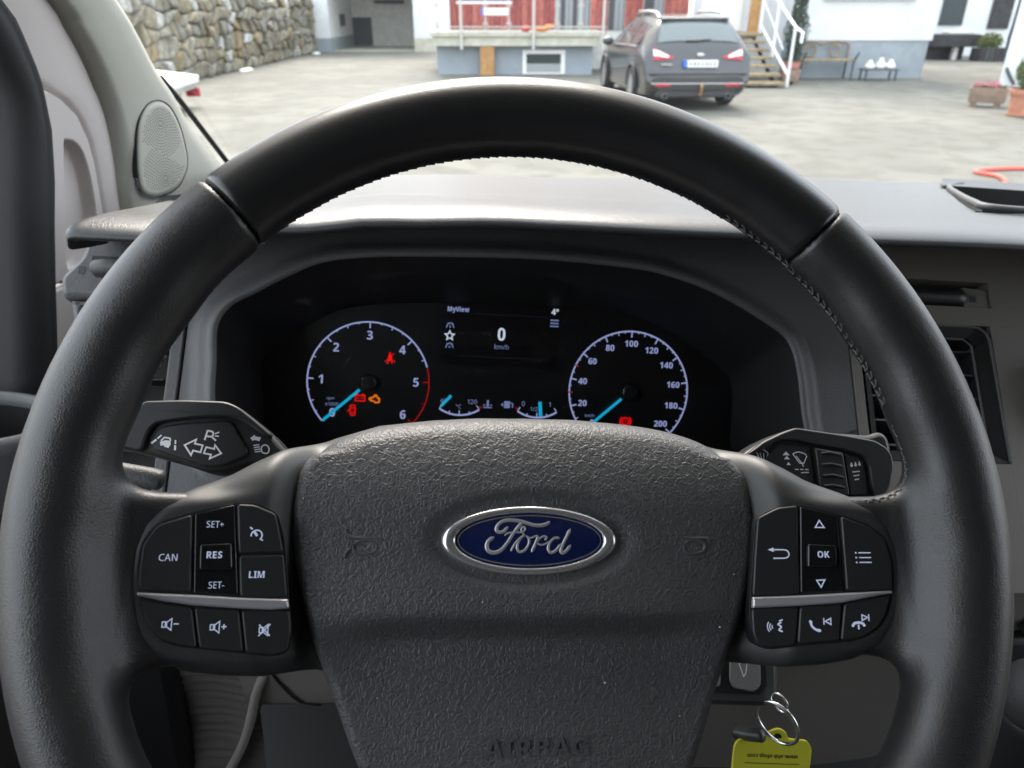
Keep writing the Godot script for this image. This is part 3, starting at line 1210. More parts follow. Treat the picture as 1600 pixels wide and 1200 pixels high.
		put.call(hu, k7)


# ---------------------------------------------------------------- the cab (millimetres from the driver's eye, x right, y up, z back)

func van_box(lo: Vector3, hi: Vector3, r := 0.0) -> MB:
	var m := MB.new(0.001)
	m.box(lo, hi, r)
	return m


func cab() -> void:
	# side wall of the A pillar: l runs forwards along it, y up, d out towards the driver
	var sp := Transform3D(Basis(Vector3(0.2676, 0, -0.9635), Vector3.UP, Vector3(0.9635, 0, 0.2676)), Vector3(-400, 0, -420))
	var roof := thing("headliner", "pale cloth headliner over the driver's cab", "headliner", VT)
	obj("roof_panel", van_box(Vector3(-500, 440, -440), Vector3(1350, 480, 720)), M.headliner, roof)
	obj("front_header", van_box(Vector3(-500, 390, -470), Vector3(1350, 439, -380)), M.headliner, roof)
	var bulk := thing("bulkhead", "grey bulkhead behind the seats of the van", "bulkhead", VT)
	obj("panel", van_box(Vector3(-480, -950, 680), Vector3(1330, 438, 720)), M.dash_grey, bulk)
	var floor_thing := thing("cab_floor", "dark floor and front wall of the footwell", "floor", VT)
	obj("floor_mat", van_box(Vector3(-480, -960, -900), Vector3(1330, -930, 678)), M.black, floor_thing)
	obj("front_wall", van_box(Vector3(-480, -928, -960), Vector3(1330, -215, -925)), M.black, floor_thing)
	for s in [0, 1]:
		var d := thing("driver_door" if s == 0 else "passenger_door", ["pale driver's door with black window seal at the left edge", "passenger door out of view beyond the dashboard"][s], "door", VT)
		var x0: float = [-480.0, 1290.0][s]
		var x1: float = [-445.0, 1330.0][s]
		obj("lower_panel", van_box(Vector3(x0, -928, -640), Vector3(x1, -335, 676)), M.door_frame, d)
		obj("rear_pillar", van_box(Vector3(x0, -334, 260), Vector3(x1, 338, 676)), M.headliner, d)
		obj("upper_rail", van_box(Vector3(x0, 339, -420), Vector3(x1, 438, 676)), M.headliner, d)
		obj("window_pane", van_box(Vector3(x0 + 14, -334, -640), Vector3(x0 + 18, 338, 259)), M.glass, d)
	for k in 2:  # unseen seats, added to hold back light from the passenger side and rear
		var st := thing(["added_driver_seat", "added_passenger_bench"][k], ["unseen dark driver seat added to block light from behind the wheel", "unseen dark double seat added to dim light from the passenger window"][k], "seat", VT)
		var x0: float = [-230.0, 520.0][k]
		var x1: float = [310.0, 1230.0][k]
		var bk := MB.new(0.001)
		bk.box(Vector3(x0, -620, 190), Vector3(x1, 40, 330), 50)
		obj("backrest", bk, M.seat_cloth, st)
		bk = MB.new(0.001)
		bk.box(Vector3(x0, -740, -260), Vector3(x1, -625, 320), 40)
		obj("cushion", bk, M.seat_cloth, st)
		for c in ([0.5] if k == 0 else [0.25, 0.75]):
			bk = MB.new(0.001)
			var cx := lerpf(x0, x1, c)
			bk.box(Vector3(cx - 130, 70, 210), Vector3(cx + 130, 240, 310), 45)
			obj("headrest", bk, M.seat_cloth, st)
	var a2 := thing("passenger_pillar", "pale pillar on the passenger side of the windscreen", "pillar", VT)
	var pm := MB.new(0.001)
	pm.tube(v3([1290, -330, -940, 1290, -182, -917, 1290, 120, -660, 1290, 420, -420]), 45, 12)
	obj("pillar_trim", pm, M.pillar, a2)

	# left pillar beside the windscreen
	var p := thing("pillar_trim", "grey green pillar trim with an oval speaker grille beside the windscreen", "pillar", VT)
	var right := vs([40, 390, 120, 270, 240, 120, 365, -17, 386, -43, 408, -75, 434, -100, 461, -132, 516, -182, 560, -225])
	var left := vs([-60, 390, 60, 210, 180, 90, 284, -19, 297, -38, 312, -63, 322, -89, 328, -117, 329, -151, 327, -181, 326, -240])
	var rr := smooth2(right, 5)
	var ll := smooth2(left, 5)
	var rows := []
	for k in 60:
		var f := k / 59.0
		var a: Vector2 = ll[int(f * (ll.size() - 1))].lerp(ll[mini(int(f * (ll.size() - 1)) + 1, ll.size() - 1)], fmod(f * (ll.size() - 1), 1.0))
		var b: Vector2 = rr[int(f * (rr.size() - 1))].lerp(rr[mini(int(f * (rr.size() - 1)) + 1, rr.size() - 1)], fmod(f * (rr.size() - 1), 1.0))
		var row := PackedVector3Array()
		for q in [[-0.02, -14], [0.0, -2], [0.02, 7], [0.05, 12.5], [0.1, 15.5], [0.28, 17.4], [0.5, 18], [0.7, 17], [0.84, 12], [0.92, 4], [0.97, -6], [1.0, -20], [1.0, -60]]:
			var c := a.lerp(b, q[0])
			row.append(Vector3(c.x, c.y, q[1]))
		rows.append(row)
	var m := MB.new(0.001, sp)
	m.grid(rows, Vector3(0, 0, 1))
	obj("pillar_cover", m, M.pillar, p)
	# speaker grille with its rows of holes
	var lobe := smooth2(vs([384, -103, 365, -106, 349, -122, 340, -153, 339, -174, 345, -185, 362, -191, 387, -190, 405, -183, 418, -167, 417, -146, 411, -126, 400, -110]), 5, true)
	var g := MB.new(0.001, sp)
	g.prism(PackedVector2Array(lobe), [Vector2(-1.2, 10), Vector2(-1.2, 18.2), Vector2(-0.4, 18.3), Vector2(0, 17)], false, false)
	obj("grille_groove", g, M.seal, p)
	var gm := MB.new(0.001, sp)
	gm.prism(PackedVector2Array(lobe), [Vector2(0.6, 14), Vector2(0.6, 17.6), Vector2(1.6, 18.8), Vector2(4.5, 19.2)])
	var grille := obj("speaker_grille", gm, M.pillar, p)
	var dimple := MB.new(0.001, sp)
	var pl := PackedVector2Array(lobe)
	for c0 in [Vector2(380, -123), Vector2(377, -175)]:
		for ring in range(1, 13):
			var cnt := 6 + ring * 5
			for k in cnt:
				var a := TAU * k / cnt
				var q: Vector2 = c0 + Vector2(cos(a) * 1.1, sin(a)) * ring * 2.7
				if (c0.y > -150) != (q.y + (q.x - 373.0) * 0.55 > -149) or not Geometry2D.is_point_in_polygon(q, pl) or edge_distance(q, pl) < 6.5:
					continue
				var hex := PackedVector2Array()
				for j in 6:
					hex.append(q + Vector2.from_angle(TAU * j / 6) * 0.72)
				dimple.poly(Array(hex), 19.26)
	var holes := obj("grille_perforation", dimple, M.seal, grille)
	holes.set_meta("kind", "stuff")

	# door opening: pale frame, its lower corner with a pull, black seal
	var d := thing("door_surround", "pinkish door surround with a sunken grip beside the dashboard", "door surround", VT)
	var sealr := vs([60, 390, 130, 200, 200, 50, 236, -23, 245, -34, 251, -54, 257, -75, 258, -115, 251, -155, 241, -191, 228, -245, 214, -307, 196, -420])
	var gap := vs([257, -84, 275, -94, 290, -108, 299, -130, 302, -153, 302, -176, 302, -420])
	var at_y := func(list: Array, y: float) -> float:
		return across(list, y)
	m = MB.new(0.001, sp)
	rows = []
	for k in 70:
		var y := lerpf(389, -240, k / 69.0)
		var a: float = at_y.call(sealr, y) - 2.0
		var b: float = at_y.call(ll, y) + 4.0
		if y < -84.0:
			a = at_y.call(gap, y) + 0.6
		var row := PackedVector3Array()
		for q in 9:
			var f := q / 8.0
			row.append(Vector3(lerpf(a, b, f), y, 3.0 * sin(PI * f) - (5.0 if q == 8 or (q == 0 and y < -84.0) else 0.0)))
		rows.append(row)
	m.grid(rows, Vector3(0, 0, 1))
	obj("frame_trim", m, M.door_frame, d)
	var pocket := PackedVector2Array(smooth2(vs([268, -131, 273, -126, 284, -130, 291, -142, 294, -170, 290, -205, 266, -234, 252, -236, 246, -228, 256, -180]), 4, true))
	for part in [[-84.5, -243.5, "corner_cover"], [-245.5, -420.0, "lower_cover"]]:
		m = MB.new(0.001, sp)
		rows = []
		for k in 90:
			var y := lerpf(part[0], part[1], k / 89.0)
			var a: float = at_y.call(sealr, y) - 2.0
			var b: float = at_y.call(gap, y) - 0.6
			var row := PackedVector3Array()
			for q in 60:
				var x := lerpf(a, b, q / 59.0)
				var z := 3.5
				if Geometry2D.is_point_in_polygon(Vector2(x, y), pocket):
					z -= 11.0 * smoothstep(0.0, 5.0, edge_distance(Vector2(x, y), pocket))
				if q == 59 or k == 0 or k == 89:
					z -= 5.0
				row.append(Vector3(x, y, z))
			rows.append(row)
		m.grid(rows, Vector3(0, 0, 1))
		obj(part[2], m, M.door_frame, d)
	var s := thing("window_seal", "black rubber seal round the driver's window", "seal", VT)
	m = MB.new(0.001, sp)
	rows = []
	var seall := vs([-40, 390, 60, 180, 160, 20, 207, -45, 223, -87, 218, -119, 200, -180, 181, -255, 166, -312, 146, -420])
	for k in 70:
		var y := lerpf(389, -420, k / 69.0)
		var a: float = at_y.call(seall, y) + 3.0
		var b: float = at_y.call(sealr, y) - 3.0
		var row := PackedVector3Array()
		for q in [[0, -30], [0, -5], [0.06, 3], [0.2, 9], [0.4, 12], [0.6, 12], [0.75, 9], [0.82, 10], [0.93, 9], [0.98, 5], [1, -6]]:
			row.append(Vector3(lerpf(a, b, q[0]), y, q[1]))
		rows.append(row)
	m.grid(rows, Vector3(0, 0, 1))
	obj("rubber_lip", m, M.seal, s)
	# windscreen: one raked pane, its black edge band along the left pillar
	var w := thing("windscreen", "clear raked windscreen over the dashboard", "windscreen", VT)
	m = MB.new(0.001)
	m.face(Vector3(-420, 400, -420), Vector3(-262, -225, -965), Vector3(1290, -225, -965), Vector3(1290, 400, -420), Vector3(0, 0, 1))
	obj("pane", m, M.glass, w)
	m = MB.new(0.001)
	m.tube(v3([-291, -86, -829, -281, -110, -850, -256, -188, -921]), 3.0, 8)
	obj("edge_band", m, M.black, w)
	# cup holder in the left end of the dashboard
	var cup := thing("cup_holder", "dark oval cup holder with grey rim at the left edge", "cup holder", VT)
	rows = []
	for q in [[1.28, -60], [1.3, -8], [1.26, 0], [1.16, 4], [1.05, 3], [0.98, -4], [0.95, -30], [0.9, -90], [0.02, -92]]:
		var ring := PackedVector3Array()
		for k in 48:
			var a := TAU * k / 48
			ring.append(Vector3(-362 + cos(a) * 60 * q[0], -314 + q[1], -526 + sin(a) * 36 * q[0]))
		rows.append(ring)
	m = MB.new(0.001)
	m.grid(rows, Vector3(0, 1, 0), true)
	obj("bowl", m, M.dash_grey, cup)
	rows = []
	for q in [[0.965, -5], [0.94, -30], [0.88, -86], [0.02, -88]]:
		var ring := PackedVector3Array()
		for k in 48:
			var a := TAU * k / 48
			ring.append(Vector3(-362 + cos(a) * 60 * q[0], -314 + q[1], -526 + sin(a) * 36 * q[0]))
		rows.append(ring)
	m = MB.new(0.001)
	m.grid(rows, Vector3(0, 1, 0), true)
	obj("liner", m, M.black, cup)


# ---------------------------------------------------------------- dashboard

func dashboard() -> void:
	var d := thing("dashboard", "dark grained van dashboard behind the steering wheel", "dashboard", VT)
	var fm := Transform3D(Basis(Vector3.RIGHT, Vector3(0, 0.7526, -0.6585), Vector3(0, 0.6585, 0.7526)), Vector3(0, -184, -500))
	# padded top, from the windscreen to its rounded front lip
	var lip := vs([-300, -137, -244, -137, -174, -137, -138, -133, -100, -126, -39, -118, 43, -113.5, 128, -113, 261, -111.5, 401, -109, 600, -107, 1290, -107])
	var far := vs([-300, -190, -262, -186, -205, -184, -150, -190, 80, -178, 456, -157, 720, -150, 1290, -150])
	var yat := func(list: Array, x: float) -> float:
		for k in list.size() - 1:
			if x <= list[k + 1].x:
				return lerpf(list[k].y, list[k + 1].y, smoothstep(0.0, 1.0, clampf((x - list[k].x) / (list[k + 1].x - list[k].x), 0, 1)))
		return list[-1].y
	var edge_l := vs([-244, -478, -244, -486, -238, -502, -226, -550, -215, -610, -208, -640, -214, -700, -238, -800, -262, -920])
	var edge_r := vs([1250, -478, 1250, -605, 461, -606, 473, -640, 505, -700, 591, -850, 640, -920])
	var xat := func(list: Array, z: float) -> float:
		for k in list.size() - 1:
			if z >= list[k + 1].y:
				return lerpf(list[k].x, list[k + 1].x, clampf((list[k].y - z) / maxf(list[k].y - list[k + 1].y, 1e-6), 0, 1))
		return list[-1].x
	for half in 2:
		var rows := []
		var zs := [-920, -880, -850, -800, -750, -700, -660, -640, -620, -601] if half == 0 else [-609, -580, -550, -520, -508, -498, -490, -484, -480.5, -479, -478.8, -480.5, -484, -489, -496, -512]
		for zi in zs.size():
			var z: float = zs[zi]
			var drop := 0.0
			if half == 1:
				drop = [0, 0, 0, 0.2, 0.8, 2.0, 3.8, 6.0, 8.5, 10.5, 12.2, 13.6, 14.4, 14.8, 15, 15][zi]
			var x0: float = xat.call(edge_l, maxf(z, -920)) + drop * 0.5
			var x1: float = xat.call(edge_r, maxf(z, -605.0) if half == 1 else minf(z, -606.0))
			var row := PackedVector3Array()
			for k in 64:
				var f := k / 63.0
				var x := lerpf(x0 + 10.0, x1, pow(f, 1.35) if half == 1 else f)
				var roll := 0.0
				if k < 6:
					x = x0 + [0.0, 0.3, 1.6, 3.6, 6.2, 9.0][k]
					roll = [15.0, 7.0, 4.0, 2.0, 0.8, 0.2][k]
				var y: float = lerpf(yat.call(lip, x), yat.call(far, x), clampf((-480 - z) / 433.0, 0, 1)) - sqrt(drop * drop + roll * roll) - (0.35 if half == 0 and zi == zs.size() - 1 else 0.0)
				row.append(Vector3(x, y, z))
			rows.append(row)
		var m := MB.new(0.001)
		m.grid(rows, Vector3(0, 1, 0.2))
		for k in range(8, 64):      # the two sheets meet in one smooth line
			m.nn[(rows.size() - 1 if half == 0 else 0) * 64 + k] = Vector3(0, 0.994, -0.1).normalized()
		obj("top_pad", m, M.dash, d)
	# open tray at the right of the top
	var tm := MB.new(0.001)
	tm.face(Vector3(455, -122, -606.5), Vector3(1250, -122, -606.5), Vector3(1250, -190, -612), Vector3(455, -190, -612), Vector3(0, 0, -1))
	tm.face(Vector3(461, -121, -606), Vector3(591, -146, -850), Vector3(591, -190, -850), Vector3(461, -190, -606), Vector3(1, 0, 0))
	tm.face(Vector3(455, -186, -606), Vector3(1250, -186, -606), Vector3(1250, -186, -850), Vector3(585, -186, -850), Vector3(0, 1, 0))
	tm.face(Vector3(591, -143, -850), Vector3(1250, -143, -850), Vector3(1250, -190, -850), Vector3(591, -190, -850), Vector3(0, 0, 1))
	tm.face(Vector3(585, -143, -850), Vector3(1250, -143, -850), Vector3(1250, -146, -920), Vector3(630, -146, -920), Vector3(0, 1, 0))
	obj("storage_tray", tm, M.vent, d)
	var te := MB.new(0.001)
	te.tube(smooth3(v3([630, -145, -880, 591, -144, -845, 530, -133, -735, 478, -121.5, -640, 470, -119.5, -618, 482, -118.5, -607, 520, -118, -604, 700, -118, -603, 1250, -118, -603]), 5), 3.2, 8)
	obj("tray_edge", te, M.dash_grey, d)

	# slanted face with the hooded opening for the instruments
	var open := smooth2(vs([-144, -90, -147.5, -56, -149, -32, -141, -17, -126, -7, -106, 6, -85, 17, -59, 22.5, -24, 25.5, 48, 28.5, 95, 28, 142, 25, 165, 20.5, 189, 13, 212, 2, 235, -12, 248, -22, 253.5, -33, 256, -50, 256.5, -76, 257, -100, 248, -126, 50, -136, -128, -122]), 6, true)
	var n := open.size()
	var nrm := []
	for i in n:
		var t: Vector2 = (open[(i + 2) % n] - open[(i - 2 + n) % n]).normalized()
		var o := t.orthogonal()
		if Geometry2D.is_point_in_polygon(open[i] + o * 3.0, PackedVector2Array(open)):
			o = -o
		nrm.append(o)
	var rings := []
	var out := PackedVector3Array()
	for i in n:
		var q: Vector2 = open[i] + nrm[i] * 24.0
		var o: Vector2 = q + nrm[i] * 400.0
		var f := 1.0
		if o.x < -171.0: f = minf(f, (-171.0 - q.x) / (o.x - q.x))
		if o.x > 302.0: f = minf(f, (302.0 - q.x) / (o.x - q.x))
		if o.y > 60.0: f = minf(f, (60.0 - q.y) / (o.y - q.y))
		if o.y < -200.0: f = minf(f, (-200.0 - q.y) / (o.y - q.y))
		q = q.lerp(o, maxf(f, 0.0))
		out.append(Vector3(clampf(q.x, -171, 302), clampf(q.y, -200, 60), 0))
	rings.append(out)
	for e in [[20, 0], [15, 1.5], [11, 5], [7.5, 9], [4.5, 11.3], [2, 12.2], [0.3, 11.8], [-0.8, 10], [-1.6, 6], [-3, -6], [-5, -30], [-9, -100]]:
		var ring := PackedVector3Array()
		for i in n:
			var q: Vector2 = open[i] + nrm[i] * float(e[0])
			if e[0] > 0:
				q = Vector2(clampf(q.x, -170.5, 301.5), q.y)
			ring.append(Vector3(q.x, q.y, e[1]))
		rings.append(ring)
	var fm1 := MB.new(0.001, fm)
	fm1.grid(rings.slice(0, 9), Vector3(0, 0, 1), true)
	obj("instrument_hood", fm1, M.dash_grey, d)
	var fm2 := MB.new(0.001, fm)
	var inner := rings.slice(8)
	var rev := []
	for r in inner:
		var q := PackedVector3Array(r)
		rev.append(q)
	fm2.grid(rev, Vector3.ZERO, true)
	for k in fm2.nn.size():
		fm2.nn[k] = -fm2.nn[k]
	for k in range(0, fm2.ix.size(), 3):
		var sw := fm2.ix[k + 1]
		fm2.ix[k + 1] = fm2.ix[k + 2]
		fm2.ix[k + 2] = sw
	obj("hood_recess", fm2, M.black, d)
	for q in [[-181, -172.4, M.dash_grey], [303.4, 311.4, M.dash_brown]]:
		var sm := MB.new(0.001, fm)
		sm.box(Vector3(q[0], -200, -30), Vector3(q[1], 60, 0.4), 1.2)
		obj("trim_strip", sm, q[2], d)

	# left end: vent housing with a pull-out holder above it
	var lv := MB.new(0.001, fm)
	lv.prism(rounded(vs([-245, 40, -247, 17, -259, 1, -256, -14, -183, -14, -183, 40]), 5.0), [Vector2(0, -60), Vector2(0, -5), Vector2(1.2, -1.4), Vector2(4, 0)])
	obj("end_panel", lv, M.dash_grey, d)
	var lv2 := MB.new(0.001, fm)
	lv2.prism(rounded(vs([-250.5, -14.5, -244, -38, -241, -60, -240, -200, -228, -200, -230, -60, -234, -36, -240, -20, -183, -20, -183, -14.5]), 3.0), [Vector2(0, -60), Vector2(0, -5), Vector2(1.5, -1), Vector2(4, 0)])
	obj("end_vent_frame", lv2, M.dash_grey, d)
	var lv3 := MB.new(0.001, fm)
	lv3.box(Vector3(-243, -200, -40), Vector3(-183, -20, -25))
	obj("end_vent_back", lv3, M.black, d)
	for k in 5:
		var sl := MB.new(0.001, fm)
		sl.box(Vector3(-236, -46 - 22 * k, -22), Vector3(-184, -44 - 22 * k, -6), 0.7)
		obj("end_vent_slat", sl, M.vent, d)
	var slot := MB.new(0.001, fm)
	slot.tube([Vector3(-236, 9, -1), Vector3(-226, 8.5, 3.5), Vector3(-183, 8.5, 4)], 5.6, 14)
	obj("holder_pull", slot, M.dash_grey, d)
	var slot2 := MB.new(0.001, fm)
	slot2.prism(rounded(vs([-240, 17.5, -183, 16.5, -183, 1.5, -236, 1.5, -239, 6]), 2.0), [Vector2(0, 0.2), Vector2(0.4, 0.6)], false)
	obj("pull_gap_shade", slot2, M.black, d)  # flat black sheet on the panel, shade of the slot put in as colour
	var icl := MB.new(0.001, fm)
	icl.line(vs([-246.5, 4, -243, 4, -243, 8.5, -246.5, 8.5]), 0.5, 0.6, true)
	icl.line(vs([-245.6, 5.4, -244, 7.2]), 0.5, 0.65)
	obj("holder_symbol", icl, M.black, d)

	# right of the instruments: brownish panel with a pull and a vent
	var parts := [[312, 33, 600, 62], [423, 12, 600, 32.9], [312, -3, 600, 11.9], [419, -200, 600, -3.1], [312, -200, 418.9, -109]]
	for q in parts:
		var pmh := MB.new(0.001, fm)
		pmh.box(Vector3(q[0], q[1], -20), Vector3(q[2], q[3], 0))
		obj("centre_panel", pmh, M.dash_brown, d)
	var pb := MB.new(0.001, fm)
	pb.box(Vector3(312, 11, -40), Vector3(424, 34, -17))
	obj("pull_recess", pb, M.vent, d)
	var pull := MB.new(0.001, fm)
	pull.tube([Vector3(312, 20, -4), Vector3(394, 20.5, -4), Vector3(399, 20.5, -5)], 7.6, 18)
	obj("holder_pull", pull, M.vent, d)
	var plate := MB.new(0.001, fm)
	plate.slab(rounded(vs([401.5, 12.4, 422.6, 12.4, 422.6, 27, 401.5, 29]), 1.5), -16, -1.5, 0.6)
	var pl := obj("pull_plate", plate, M.dash_brown, d)
	var pic := MB.new(0.001, fm)
	pic.poly(vs([406, 16.5, 412, 16.5, 412, 22, 406, 22]), -1.4)
	obj("plate_symbol", pic, M.dash, pl)
	var vb := MB.new(0.001, fm)
	vb.box(Vector3(312, -109, -70), Vector3(420, -3, -55))
	obj("vent_back", vb, M.black, d)
	var border := MB.new(0.001, fm)
	var outer := [Vector2(312.6, -108.6), Vector2(418.6, -108.6), Vector2(416.6, -12), Vector2(409, -3.6), Vector2(312.6, -3.6)]
	for k in 5:
		var a: Vector2 = outer[k]
		var b: Vector2 = outer[(k + 1) % 5]
		var c := Vector2(362, -56)
		var w := 13.0 if k == 1 else 9.0
		var ai := a + (c - a).normalized() * w * 1.2
		var bi := b + (c - b).normalized() * w * 1.2
		border.face(Vector3(a.x, a.y, 0.6), Vector3(b.x, b.y, 0.6), Vector3(bi.x, bi.y, -5), Vector3(ai.x, ai.y, -5), Vector3(0, 0, 1))
		border.face(Vector3(ai.x, ai.y, -5), Vector3(bi.x, bi.y, -5), Vector3(bi.x, bi.y, -55), Vector3(ai.x, ai.y, -55), Vector3(c.x - ai.x, c.y - ai.y, 0))
	obj("vent_frame", border, M.vent, d)
	var bead := MB.new(0.001, fm)
	bead.tube(v3([313, -4.2, 0.4, 400, -4.2, 0.4, 408.5, -5.0, 0.4, 414, -9, 0.4, 416.2, -14, 0.4, 418, -108, 0.4]), 1.1, 8)
	bead.tube(v3([315, -12, -4.5, 398, -13, -4.5, 404.5, -18, -4.5, 406, -103, -4.5]), 1.0, 8)
	obj("vent_bead", bead, M.dash_grey, d)
	for k in 5:
		var y := -22.0 - 18.4 * k
		var sl := MB.new(0.001, fm)
		sl.face(Vector3(318, y, -6), Vector3(408, y, -6), Vector3(408, y - 5, -26), Vector3(318, y - 5, -26), Vector3(0, 1, 0))
		sl.face(Vector3(318, y, -6), Vector3(408, y, -6), Vector3(408, y - 1.4, -5.6), Vector3(318, y - 1.4, -5.6), Vector3(0, 0, 1))
		sl.face(Vector3(318, y - 1.4, -5.6), Vector3(408, y - 1.4, -5.6), Vector3(408, y - 6.4, -26), Vector3(318, y - 6.4, -26), Vector3(0, -1, 0))
		obj("vent_slat", sl, M.dash, d)
	var rnd := MB.new(0.001)
	rnd.ball(Vector3(476, -246, -462), Vector3(42, 52, 30), 28)
	obj("rounded_housing", rnd, M.dash_grey, d)

	# below: knee panels, an open pocket with a ribbed liner, footwell
	var kp := MB.new(0.001)
	var krows := []
	for q in [[-330, -366], [-400, -400], [-470, -428], [-505, -438], [-528, -442], [-540, -450], [-544, -465], [-546, -560]]:
		var row := PackedVector3Array()
		for k in 30:
			var x := lerpf(-150, 80, k / 29.0)
			row.append(Vector3(x, q[0] - 12.0 * pow(clampf((x + 60) / 140.0, 0, 1), 2.0), q[1]))
		krows.append(row)
	kp.grid(krows, Vector3(0, 0.3, 1))
	obj("knee_panel", kp, M.lower_trim, d)
	var kseam := MB.new(0.001)
	kseam.tube(smooth3(v3([-124, -478, -429.5, -118, -500, -435.5, -106, -524, -440, -90, -538, -447.5]), 6), 1.3, 6)
	obj("panel_seam", kseam, M.black, d)
	var prow := []
	for i in 40:
		var y := lerpf(-478, -640, i / 39.0)
		var row := PackedVector3Array()
		for k in 24:
			var x := lerpf(-232, -140, k / 23.0)
			var e := Vector2((x + 186) / 48.0, (y + 556) / 84.0).length()
			row.append(Vector3(x, y, -446 - 9.0 * smoothstep(1.05, 0.2, e) + 1.7 * sin(y * 0.62) * smoothstep(1.0, 0.75, e)))
		prow.append(row)
	var pk := MB.new(0.001)
	pk.grid(prow, Vector3(0, 0, 1))
	obj("pocket_liner", pk, M.pocket_grey, d)
	var ks := MB.new(0.001)
	ks.box(Vector3(-420, -720, -500), Vector3(-202, -372, -438), 10)
	obj("dark_filler", ks, M.vent, d)  # near-black slab added so the corner left of the pocket stays dark
	var pe := MB.new(0.001)
	var rimline := smooth3(v3([-122, -468, -440, -131, -488, -434, -138, -508, -434, -142, -525, -434, -147, -547, -434, -155, -573, -434, -167, -601, -434, -188, -646, -434]), 6)
	pe.tube(rimline, 3.8, 10)
	var wall_rows := []
	for f in [0.0, 0.5, 1.0]:
		var row := PackedVector3Array()
		for q in rimline:
			row.append(q + Vector3(4.0 + 5.0 * f, 0, -1.0 - 70.0 * f))
		wall_rows.append(row)
	var pw := MB.new(0.001)
	pw.grid(wall_rows, Vector3(1, 0, 0))
	obj("pocket_wall", pw, M.vent, d)
	obj("pocket_edge", pe, M.lower_trim, d)
	var rk := MB.new(0.001)
	var rrow := []
	for q in [[-330, -372], [-420, -404], [-480, -424], [-560, -440], [-660, -470]]:
		var row := PackedVector3Array()
		for k in 16:
			var x := lerpf(180, 480, k / 15.0)
			row.append(Vector3(x, q[0], q[1] - 14.0 * pow(absf(x - 330) / 150.0, 2.0)))
		rrow.append(row)
	rk.grid(rrow, Vector3(0, 0.3, 1))
	obj("knee_panel", rk, M.lower_trim, d)
	var col := MB.new(0.001)
	col.box(Vector3(-12, -400, -480), Vector3(92, -300, -330), 16)
	obj("column_shroud", col, M.vent, d)
	var con := MB.new(0.001)
	con.box(Vector3(455, -372, -470), Vector3(640, -330, -420), 6)
	con.box(Vector3(470, -412, -470), Vector3(640, -384, -402), 5)
	con.box(Vector3(462, -470, -470), Vector3(640, -418, -406), 6)
	obj("console", con, M.dash, d)
	var g := thing("gear_lever", "dark rounded gear lever and gaiter in the lower right corner", "gear lever", VT)
	var gk := MB.new(0.001)
	gk.ball(Vector3(418, -392, -330), Vector3(24, 26, 24), 20)
	obj("knob", gk, M.dash_grey, g)
	var gg := MB.new(0.001)
	gg.tube(smooth3(v3([424, -412, -332, 432, -450, -336, 436, -500, -345, 440, -600, -350]), 5), 22, 18)
	obj("gaiter", gg, M.dash, g)


# ---------------------------------------------------------------- instruments (on their own plane, scaled from the photograph's dials)

